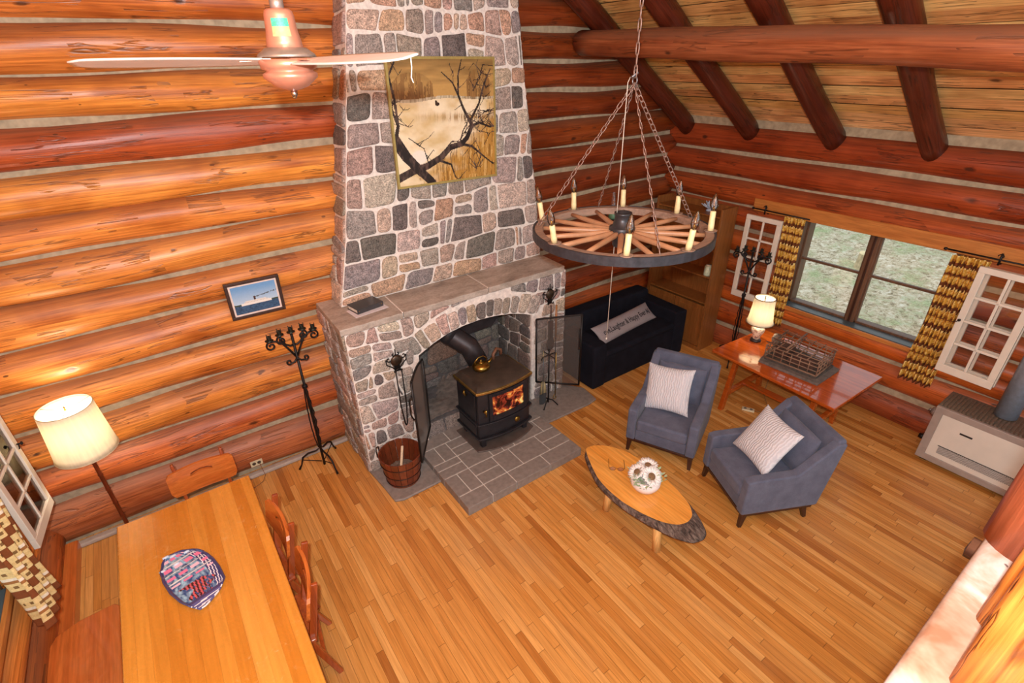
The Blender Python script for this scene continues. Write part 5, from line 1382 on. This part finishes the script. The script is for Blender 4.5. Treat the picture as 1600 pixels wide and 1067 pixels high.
def throw(base, label, loc, rx, rz_, ry=0):
    mt = base.matrix_basis @ Matrix.Translation(loc) @ Matrix.Rotation(ry, 4, 'Z') @ Matrix.Rotation(rx, 4, 'X') @ Matrix.Rotation(rz_, 4, 'Z')
    o = thing('throw_pillow', label, 'pillow', mat=mt, group='white rippled throw pillows')
    m = MB(); pillow(m, .50, .50, .17, 40, 40, .09); m.build('cover', M_KNIT, o); return o
throw(A1, 'square white rippled pillow sitting upright in the armchair nearer the sofa', (-.07, .40, .655), R(62), R(8), R(-8))
throw(A2, 'white rippled pillow tipped on its corner in the armchair nearer the loft', (-.0, .35, .685), R(55), R(2), R(0))
# ---------------------------------------------------------------- slab coffee table
ct = thing('slab_coffee_table', 'oval live-edge log slab coffee table with bark edge and pine legs', 'coffee table', (2.80, 2.05, 0))
top = [(.005, .70), (.09, .68), (.18, .60), (.25, .48), (.285, .35), (.29, .15), (.285, -.02), (.25, -.2), (.2, -.36), (.12, -.45), (.03, -.47), (-.06, -.44), (-.14, -.34), (-.2, -.18), (-.235, 0.0), (-.235, .15), (-.21, .32), (-.15, .46), (-.08, .6), (-.03, .68)]
top = rounded(top, 2)
bot = []
for (x, y) in top:
    f_ = max(0, (.35 - y) / .85); f_ = min(1, f_); bot.append((x * (1 + .0 * f_) * .98 - .022 * (x < 0) * (1 - f_ * .3), y * 1.0 - .005 - .17 * (f_ ** 2.2)))
m = MB(); T0 = [m.vert((x, y, .42)) for x, y in top]; m.face(T0); m.build('cut_top', wood('amber_slab_wood', srgb(222, 146, 58), srgb(238, 176, 90), 1, .5, .25, .3, .03), ct, fix=False)
t = NT('rough_grey_bark'); v = t.coord('Object', (9, 3, 3)); n1 = t.noise(v, 3.5, 5, .75, 1.2)
t.base(t.ramp(n1, [(.35, srgb(46, 36, 32)), (.5, srgb(104, 88, 80)), (.65, srgb(150, 134, 122))]), .95); t.bump(n1, 1.0, .03); M_BARK = t.m
m = MB(); K = 5; rr = []
for k in range(K + 1):
    t_ = k / K; bulge = 1 + .02 * math.sin(t_ * PI); rr.append([m.vert(((a[0] + (b[0] - a[0]) * t_) * bulge, (a[1] + (b[1] - a[1]) * t_ ** .7), .419 - .062 * t_)) for a, b in zip(top, bot)])
for k in range(K):
    for i in range(len(top)): j = (i + 1) % len(top); m.face((rr[k][i], rr[k + 1][i], rr[k + 1][j], rr[k][j]), sm=True)
m.face(rr[K]); m.build('bark_edge', M_BARK, ct)
for (x, y, x2, y2) in ((-.09, .28, -.105, .29), (-.07, -.27, -.085, -.30), (.17, .3, .19, .34), (.15, -.26, .17, -.3)):
    m = MB(); m.tube([(x, y, .36), (x * 1.0, y, .2), (x2, y2, 0)], [.030, .038, .036], 16); m.build('leg', wood('peeled_pine_leg', srgb(232, 176, 100), srgb(246, 204, 136), 2, 1, .3), ct)
# vase of daisies
vs_ = thing('flower_bowl', 'round white bowl of white sunflowers on the slab coffee table', 'flowers', (2.84, 2.05, .42)); vs_.scale = (1.22, 1.22, 1.22)
m = MB(); m.lathe([(0, 0), (.05, 0), (.085, .02), (.105, .055), (.107, .08), (.095, .105), (.085, .11), (.08, .10), (.06, .09), (0, .09)], seg=32); m.build('bowl', plain('white_ceramic', srgb(236, 228, 226), .25, 0, .03), vs_)
random.seed(21)
def flower(c, nrm, R0, name='flower_head'):
    q = Vector(nrm).normalized().to_track_quat('Z', 'Y').to_matrix(); c = Vector(c)
    m = MB(); 
    for layer in range(2):
        for k in range(18):
            a = 2 * PI * k / 18 + layer * .17; L = R0 * random.uniform(.9, 1.05); w = R0 * .17
            P = lambda r, s, h: c + q @ Vector((r * math.cos(a) - s * math.sin(a), r * math.sin(a) + s * math.cos(a), h))
            h0 = .004 - layer * .004
            m.poly([P(R0 * .3, -w * .5, h0), P(L * .7, -w, h0 + .006), P(L, 0, h0 + .012), P(L * .7, w, h0 + .006), P(R0 * .3, w * .5, h0)], sm=True)
    f = m.build(name, plain('white_petals', srgb(240, 238, 236), .7, 0, .05), vs_, solid=.001)
    m = MB(); m.lathe([(0, .012), (R0 * .2, .011), (R0 * .34, .006), (R0 * .38, 0), (0, 0)], c, 20, axis=q); m.build('flower_centre', plain('brown_seed_head', srgb(126, 98, 70), .95, 0, .5, 160, .8), f)
flower((.0, -.045, .145), (-.15, -.75, 1), .078); flower((.045, .03, .17), (.0, -.1, 1), .07); flower((-.05, .045, .15), (-.7, .3, 1), .068); flower((.09, -.01, .13), (1, -.2, .8), .05); flower((.06, .08, .15), (.3, .8, .8), .05)
m = MB()
for k in range(200):
    a = random.choice((random.uniform(-1.1, 2.2), random.uniform(2.6, 4.2))); r = random.uniform(.05, .125); c = Vector((r * math.cos(a), r * math.sin(a), .10 + random.uniform(0, .06) * (1.4 - r / .115))); d = Vector((math.cos(a) * .7, math.sin(a) * .7, random.uniform(.1, .9))).normalized(); s = d.cross(Vector((0, 0, 1))).normalized() * random.uniform(.006, .011); L = random.uniform(.02, .034)
    m.poly([c, c + d * L * .5 + s, c + d * L, c + d * L * .5 - s])
m.build('leaves', plain('sage_green_leaf', srgb(176, 200, 160), .8, 0, .2, 60), vs_)
gl = thing('eyeglasses', 'thin wire eyeglasses lying open on the slab coffee table', 'glasses', (2.80, 2.35, .42), R(-45))
m = MB()
for s in (-1, 1): m.tube([(s * .036 + .027 * math.cos(2 * PI * k / 20), 0, .022 + .02 * math.sin(2 * PI * k / 20)) for k in range(20)], .0018, 5, closed=True)
m.tube([(-.01, 0, .026), (0, 0, .03), (.01, 0, .026)], .0015, 5); m.build('rims', plain('thin_gold_wire', srgb(150, 110, 70), .3, .8), gl)
for s in (-1, 1):
    m = MB(); m.tube([(s * .064, 0, .03), (s * .072, .006, .03), (s * .07, .13, .012), (s * .068, .15, .003)], .0022, 5); m.build('temple', M_IRON, gl)
    m = MB(); m.lathe([(0, 0), (.024, 0)], (s * .036, 0, .022), 18, axis=Matrix.Rotation(R(90), 3, 'X')); m.build('lens', M_BULB, gl)
# ---------------------------------------------------------------- desk and what stands on it
dk = thing('trestle_desk', 'glossy reddish wooden trestle table below the window', 'table', (5.33, 2.14, 0))
m = MB(); m.prism([(-.47, .72), (-.54, -.69), (.44, -.72), (.47, .66)], .725, .76); m.build('tabletop', M_REDWOOD, dk, bevel=.008)
for y in (.5, -.42):
    for s in (-1, 1):
        m = MB(); m.beam((s * .26, y, .725), (s * .40, y, 0), .07, .05, up=(0, 1, 0)); m.build('leg', M_REDWOOD, dk, bevel=.006)
    m = MB(); m.beam((-.34, y, .22), (.34, y, .22), .045, .06); m.build('cross_rail', M_REDWOOD, dk, bevel=.004)
m = MB(); m.beam((0, .5, .24), (0, -.42, .24), .09, .03); m.build('stretcher', M_REDWOOD, dk, bevel=.004)
tl_ = thing('table_lamp', 'lit table lamp with bell shade and floral porcelain base, on the trestle desk', 'table lamp', (5.45, 2.68, .76))
m = MB(); m.lathe([(0, .03), (.045, .028), (.06, .018), (.062, .0), (0, 0)], seg=24); m.build('foot', M_BRONZE, tl_)
t = NT('floral_porcelain'); v = t.coord(); n1 = t.noise(v, 42, 3, .6, .5)
t.base(t.ramp(n1, [(.4, srgb(232, 218, 196)), (.52, srgb(226, 210, 186)), (.58, srgb(176, 122, 92)), (.66, srgb(110, 112, 120))]), .2, 0, .4)
m = MB(); m.lathe([(.035, .03), (.04, .04), (.045, .07), (.07, .12), (.078, .16), (.06, .195), (.035, .21), (.03, .22), (0, .22)], seg=32); m.build('vase_body', t.m, tl_)
m = MB(); m.tube([(0, 0, .22), (0, 0, .56)], .006, 8); m.build('stem', M_BRASS, tl_)
m = MB()
def bell(u, v):
    r = .152 - .040 * v ** .45 + .0 * v; return (r * math.cos(2 * PI * u), r * math.sin(2 * PI * u), .245 + .31 * v)
m.grid(bell, 64, 14, closed_u=True); s_ = m.build('lamp_shade', M_SHADE, tl_, solid=.002)
for (r, z) in ((.152, .245), (.112, .555)):
    m = MB(); m.tube([(r * math.cos(2 * PI * k / 40), r * math.sin(2 * PI * k / 40), z) for k in range(40)], .005, 6, closed=True); m.build('trim', plain('brown_shade_trim', srgb(110, 80, 50), .6), s_)
m = MB()
for k in range(3): a = 2 * PI * k / 3; m.tube([(0, 0, .54), (.11 * math.cos(a), .11 * math.sin(a), .552)], .002, 5)
m.lathe([(0, .03), (.007, .02), (.004, .01), (.009, 0), (0, -.01)], (0, 0, .55), 10); m.build('spider', M_IRON, s_)
light('table_lamp_bulb', 'POINT', (5.45, 2.68, 1.14), 5, (1.0, .86, .66), .035)
cg = thing('stick_lodge_model', 'weathered lattice model of a lodge made of sticks on a grey board, on the desk', 'model', (5.33, 2.10, .76), R(4))
M_STICK = wood('weathered_stick', srgb(112, 84, 66), srgb(150, 116, 92), 1, 2, .8)
M_GREYB = plain('weathered_grey_board', srgb(104, 96, 90), .85, 0, .3, 24, .4)
m = MB(); m.prism([(-.29, .30), (-.30, -.33), (.17, -.36), (.30, .38)], 0, .03); m.build('base_board', M_GREYB, cg, bevel=.004)
m = MB(); m.prism([(-.23, .27), (-.235, -.28), (.15, -.3), (.22, .33)], .03, .055); m.build('lower_step', plain('dark_weathered_wood', srgb(74, 66, 60), .9, 0, .35, 30, .4), cg, bevel=.003)
m = MB(); Q = lambda u, v, z: Vector((-.225 + .40 * u + .04 * v * u, -.27 + .55 * v, z))
for z, k in ((.06, .016), (.11, .01), (.16, .012), (.2, .012)):
    for (a, b) in (((0, 0), (1, 0)), ((1, 0), (1, 1)), ((1, 1), (0, 1)), ((0, 1), (0, 0))): m.tube([Q(a[0], a[1], z), Q(b[0], b[1], z)], k * .55, 6)
for i in range(7):
    for u in (0, 1): m.tube([Q(u, i / 6, .05), Q(u, i / 6, .21)], .006, 6)
for i in range(1, 5):
    for v in (0, 1): m.tube([Q(i / 5, v, .05), Q(i / 5, v, .21)], .005, 6)
m.build('stick_walls', M_STICK, cg)
m = MB()
for i in range(6): m.tube([Q(-.06, i / 5 * .96 + .02, .215), Q(1.06, i / 5 * .96 + .02, .225)], .007, 6)
for i in range(4): m.tube([Q(.05 + i * .3, -.04, .232), Q(.05 + i * .3, 1.04, .232)], .0065, 6)
m.tube([Q(.0, .62, .24), Q(1.1, .62, .26)], .012, 6); m.build('roof_lattice', M_STICK, cg)
m = MB(); m.box2((-.16, -.2, .055), (.02, .06, .12)); m.box2((-.1, .1, .055), (.12, .24, .14)); m.build('inner_rooms', plain('dark_room_wood', srgb(84, 56, 44), .9, 0, .4, 24), cg, bevel=.004)
m = MB(); m.M = Matrix.Translation(Q(.85, 1.1, .12)); m.lathe([(0, -.06), (.04, -.05), (.055, 0), (.04, .05), (0, .06)], seg=12, sx=1.1); m.build('grey_tuft', plain('grey_fibre', srgb(120, 108, 98), .95, 0, .4, 50, .6), cg)
# ---------------------------------------------------------------- bookcase
bc = thing('bookcase', 'tall brown oak bookcase with open shelves standing against the window wall', 'bookcase', (6.22, 3.68, 0))
D = .33; WW = 1.05; HH = 2.05
m = MB(); m.box2((-D, 0, 0), (0, .03, HH)); m.build('side_panel', M_OAKCASE, bc, bevel=.004)
m = MB(); m.box2((-D, WW - .03, 0), (0, WW, HH)); m.build('side_panel', M_OAKCASE, bc, bevel=.004)
m = MB(); m.box2((-.02, .03, .05), (0, WW - .03, HH - .02)); m.build('back_panel', M_OAKCASE, bc)
m = MB(); m.box2((-D, .03, HH - .12), (-.0, WW - .03, HH - .1)); m.build('top_board', M_OAKCASE, bc)
for z in (.72, 1.1, 1.48):
    m = MB(); m.box2((-D + .02, .03, z), (-.02, WW - .03, z + .022)); m.build('shelf', M_OAKCASE, bc)
m = MB(); m.box2((-D, .03, 0), (-.02, WW - .03, .06)); m.build('plinth', M_OAKCASE, bc)
for k in (0, 1):
    y0 = .035 + k * .49; m = MB(); m.box2((-D, y0, .07), (-D + .02, y0 + .48, .70)); dd = m.build('cupboard_door', M_OAKCASE, bc, bevel=.004)
    m = MB(); m.box2((-D - .006, y0 + .06, .13), (-D, y0 + .42, .64)); m.build('raised_panel', M_OAKCASE, dd, bevel=.005)
def tin(name, label, x, y, z, r, h, c, cat):
    o = thing(name, label, cat, (x, y, z)); m = MB(); m.lathe([(0, 0), (r, 0), (r * 1.03, h * .1), (r * 1.0, h * .85), (r * .7, h * .95), (0, h * .95)], seg=18); m.build('body', plain(name + '_glaze', c, .3, 0, .25, 40), o)
    m = MB(); m.lathe([(0, h * .95), (r * .72, h * .95), (r * .7, h), (0, h)], seg=18); m.build('lid', M_WHITE, o)
tin('ceramic_jar', 'small green and white jar on the open bookcase shelf behind the oak side panel', 5.97, 3.80, 1.122, .05, .15, srgb(196, 206, 176), 'jar')
fr2 = thing('coral_ornament', 'pale blue branching ornament on top of the bookcase, behind the chandelier', 'ornament', (6.08, 4.0, HH - .1)); random.seed(4)
m = MB()
for k in range(26):
    a = random.uniform(0, 6.28); e = random.uniform(.3, 1.3); d = Vector((math.cos(a) * math.cos(e), math.sin(a) * math.cos(e), math.sin(e))); L = random.uniform(.07, .13)
    m.tube([(0, 0, .02), d * L * .6 + Vector((0, 0, .02)), d * L + Vector((random.uniform(-.02, .02), 0, .03))], [.008, .006, .008], 6)
m.lathe([(0, 0), (.05, 0), (.05, .01), (.02, .03), (0, .03)], seg=16); m.build('branches', plain('pale_blue_coral', srgb(176, 190, 206), .8, 0, .3, 60), fr2)
ol = thing('oil_lamp', 'green glass oil lamp on a wall bracket behind the wagon wheel hub', 'oil lamp', (5.0, 4.72, 1.88))
m = MB(); m.lathe([(0, 0), (.05, 0), (.06, .03), (.05, .08), (.02, .1), (0, .1)], seg=20); m.build('font', plain('green_glass', srgb(110, 170, 140), .15, 0, .1), ol)
m = MB(); m.lathe([(.025, .1), (.045, .15), (.03, .22), (.022, .3), (.026, .34)], seg=20); m.build('chimney_glass', M_BULB, ol)
m = MB(); m.tube([(0, .02, -.01), (0, .10, -.03), (0, .13, .03)], .01, 8); m.lathe([(0, 0), (.06, 0), (.06, -.01), (0, -.01)], seg=18); m.build('bracket', M_IRON, ol)
# small black stand behind the fireplace
m = MB(); m.tube([(0, 0, 0), (0, 0, 1.42)], .008, 8); m.tube([(-.05, 0, 1.3), (.0, 0, 1.3)], .006, 6); m.box2((-.03, -.01, 1.36), (.02, .01, 1.44))
tag(m.build('iron_rod', M_IRON, loc=(3.82, 4.42, 0)), 'thin black iron rod standing between the fireplace and the sofa', 'rod')
# ---------------------------------------------------------------- gas heater and duct
hx = thing('space_heater', 'beige and white gas space heater standing against the window wall', 'heater', (5.80, .40, 0))
M_BEIGE = plain('taupe_enamel', srgb(158, 146, 138), .4, .1, .08, 14); M_LWH = plain('off_white_enamel', srgb(214, 208, 196), .35, 0, .04, 6)
m = MB(); m.box2((0.02, -.52, .06), (.42, .52, .66)); m.build('cabinet', M_BEIGE, hx, bevel=.015)
m = MB()
for (a, b) in (((-.005, -.52, .04), (.03, .52, .11)), ((-.005, -.52, .60), (.03, .52, .67)), ((-.005, -.52, .1), (.03, -.45, .61)), ((-.005, .45, .1), (.03, .52, .61))): m.box2(a, b)
m.build('front_frame', M_BEIGE, hx, bevel=.006)
m = MB(); m.box2((-.002, -.45, .11), (.022, .45, .60)); fp_ = m.build('front_panel', M_LWH, hx, bevel=.004)
t = NT('perforated_grille'); v = t.coord('Object', (1, 1, 1)); ck = t.n('TexChecker'); ck.inputs['Scale'].default_value = 130; t.l(v, ck.inputs['Vector']); ck.inputs['Color1'].default_value = srgb(96, 92, 88); ck.inputs['Color2'].default_value = srgb(196, 192, 186); t.base(ck.outputs[0], .5)
m = MB(); m.box2((-.006, -.42, .17), (-.001, .37, .255)); m.build('grille', t.m, fp_)
m = MB(); m.box2((-.007, -.42, .255), (-.001, .38, .261)); m.box2((-.006, .17, .468), (-.001, .27, .486)); m.build('name_plate', plain('black_plate', srgb(40, 40, 42), .4), fp_)
m = MB(); W_ = 1.02
for k in range(34):
    y = -.5 + k * 1.0 / 33; m.box2((.05, y - .008, .66), (.40, y + .008, .672))
m.box2((.0, -.52, .655), (.43, .52, .662)); m.build('top_grille', plain('dusty_brown_louver', srgb(120, 106, 92), .6, .2, .25, 60), hx)
m = MB(); m.lathe([(0, .05), (.03, .05), (.045, .03), (.05, 0), (0, 0)], (.15, .52, .52), 20, axis=Matrix.Rotation(R(-90), 3, 'X')); m.lathe([(0, .07), (.015, .07), (.015, .05), (0, .05)], (.15, .52, .52), 12, axis=Matrix.Rotation(R(-90), 3, 'X')); m.build('control_knob', plain('grey_knob', srgb(150, 140, 136), .4, .4), hx)
m = MB(); m.lathe([(0, .05), (.025, .05), (.03, .0), (0, 0)], (.10, .52, .22), 16, axis=Matrix.Rotation(R(-90), 3, 'X')); m.build('valve', M_IRON, hx)
m = MB()
for y in (-.45, .45): m.box2((.05, y - .03, 0), (.38, y + .03, .06))
m.build('feet', M_IRON, hx)
m = MB(); m.tube([(6.10, .47, .68), (6.10, .47, 1.6), (6.10, .47, 2.6)], .088, 28)
o = m.build('flue_duct', plain('galvanised_steel', srgb(170, 186, 206), .38, .55, .12, 30)); tag(o, 'round galvanised steel duct rising from the back of the space heater', 'duct')
# ---------------------------------------------------------------- outlets and cords
M_PLATE = plain('ivory_plate', srgb(206, 194, 160), .4)
wo = thing('wall_outlet', 'ivory double outlet low on the log wall, right of the far dining chair', 'outlet', (.14, 4.842, .155))
m = MB(); m.box2((-.058, -.006, -.036), (.058, .004, .036)); m.build('plate', M_PLATE, wo, bevel=.003)
for s in (-1, 1):
    m = MB(); m.lathe([(0, .004), (.017, .003), (.018, 0), (0, 0)], (s * .024, -.006, 0), 18, axis=Matrix.Rotation(R(90), 3, 'X')); m.build('socket', plain('dark_socket', srgb(70, 58, 44), .5), wo)
m = MB(); m.tube([(.165, 4.83, .155), (.17, 4.79, .10), (.18, 4.77, .02), (.14, 4.7, .006), (.05, 4.66, .006), (-.1, 4.72, .006), (-.5, 4.7, .006), (-.95, 4.6, .02)], .003, 6)
tag(m.build('power_cord', plain('brown_cord', srgb(120, 74, 50), .6)), 'thin brown cord running from the wall outlet towards the floor lamp', 'cord')
fo_ = thing('floor_outlet', 'cream outlet block lying on the floor under the trestle desk', 'outlet', (5.17, 2.43, 0), R(-62))
m = MB(); m.box2((-.07, -.03, 0), (.07, .03, .022)); m.build('block', M_PLATE, fo_, bevel=.005)
for s in (-1, 1):
    m = MB(); m.lathe([(0, .003), (.016, .002), (.017, 0), (0, 0)], (s * .033, 0, .022), 16); m.build('socket', plain('grey_socket', srgb(110, 104, 98), .5), fo_)
m = MB(); m.tube([(5.2, 2.36, .02), (5.27, 2.28, .005), (5.45, 2.35, .005), (5.62, 2.5, .01), (5.9, 2.6, .3), (5.88, 2.62, .7)], .003, 6)
tag(m.build('power_cord', plain('tan_cord', srgb(120, 96, 70), .6)), 'thin cord rising from the floor outlet behind the trestle desk', 'cord')
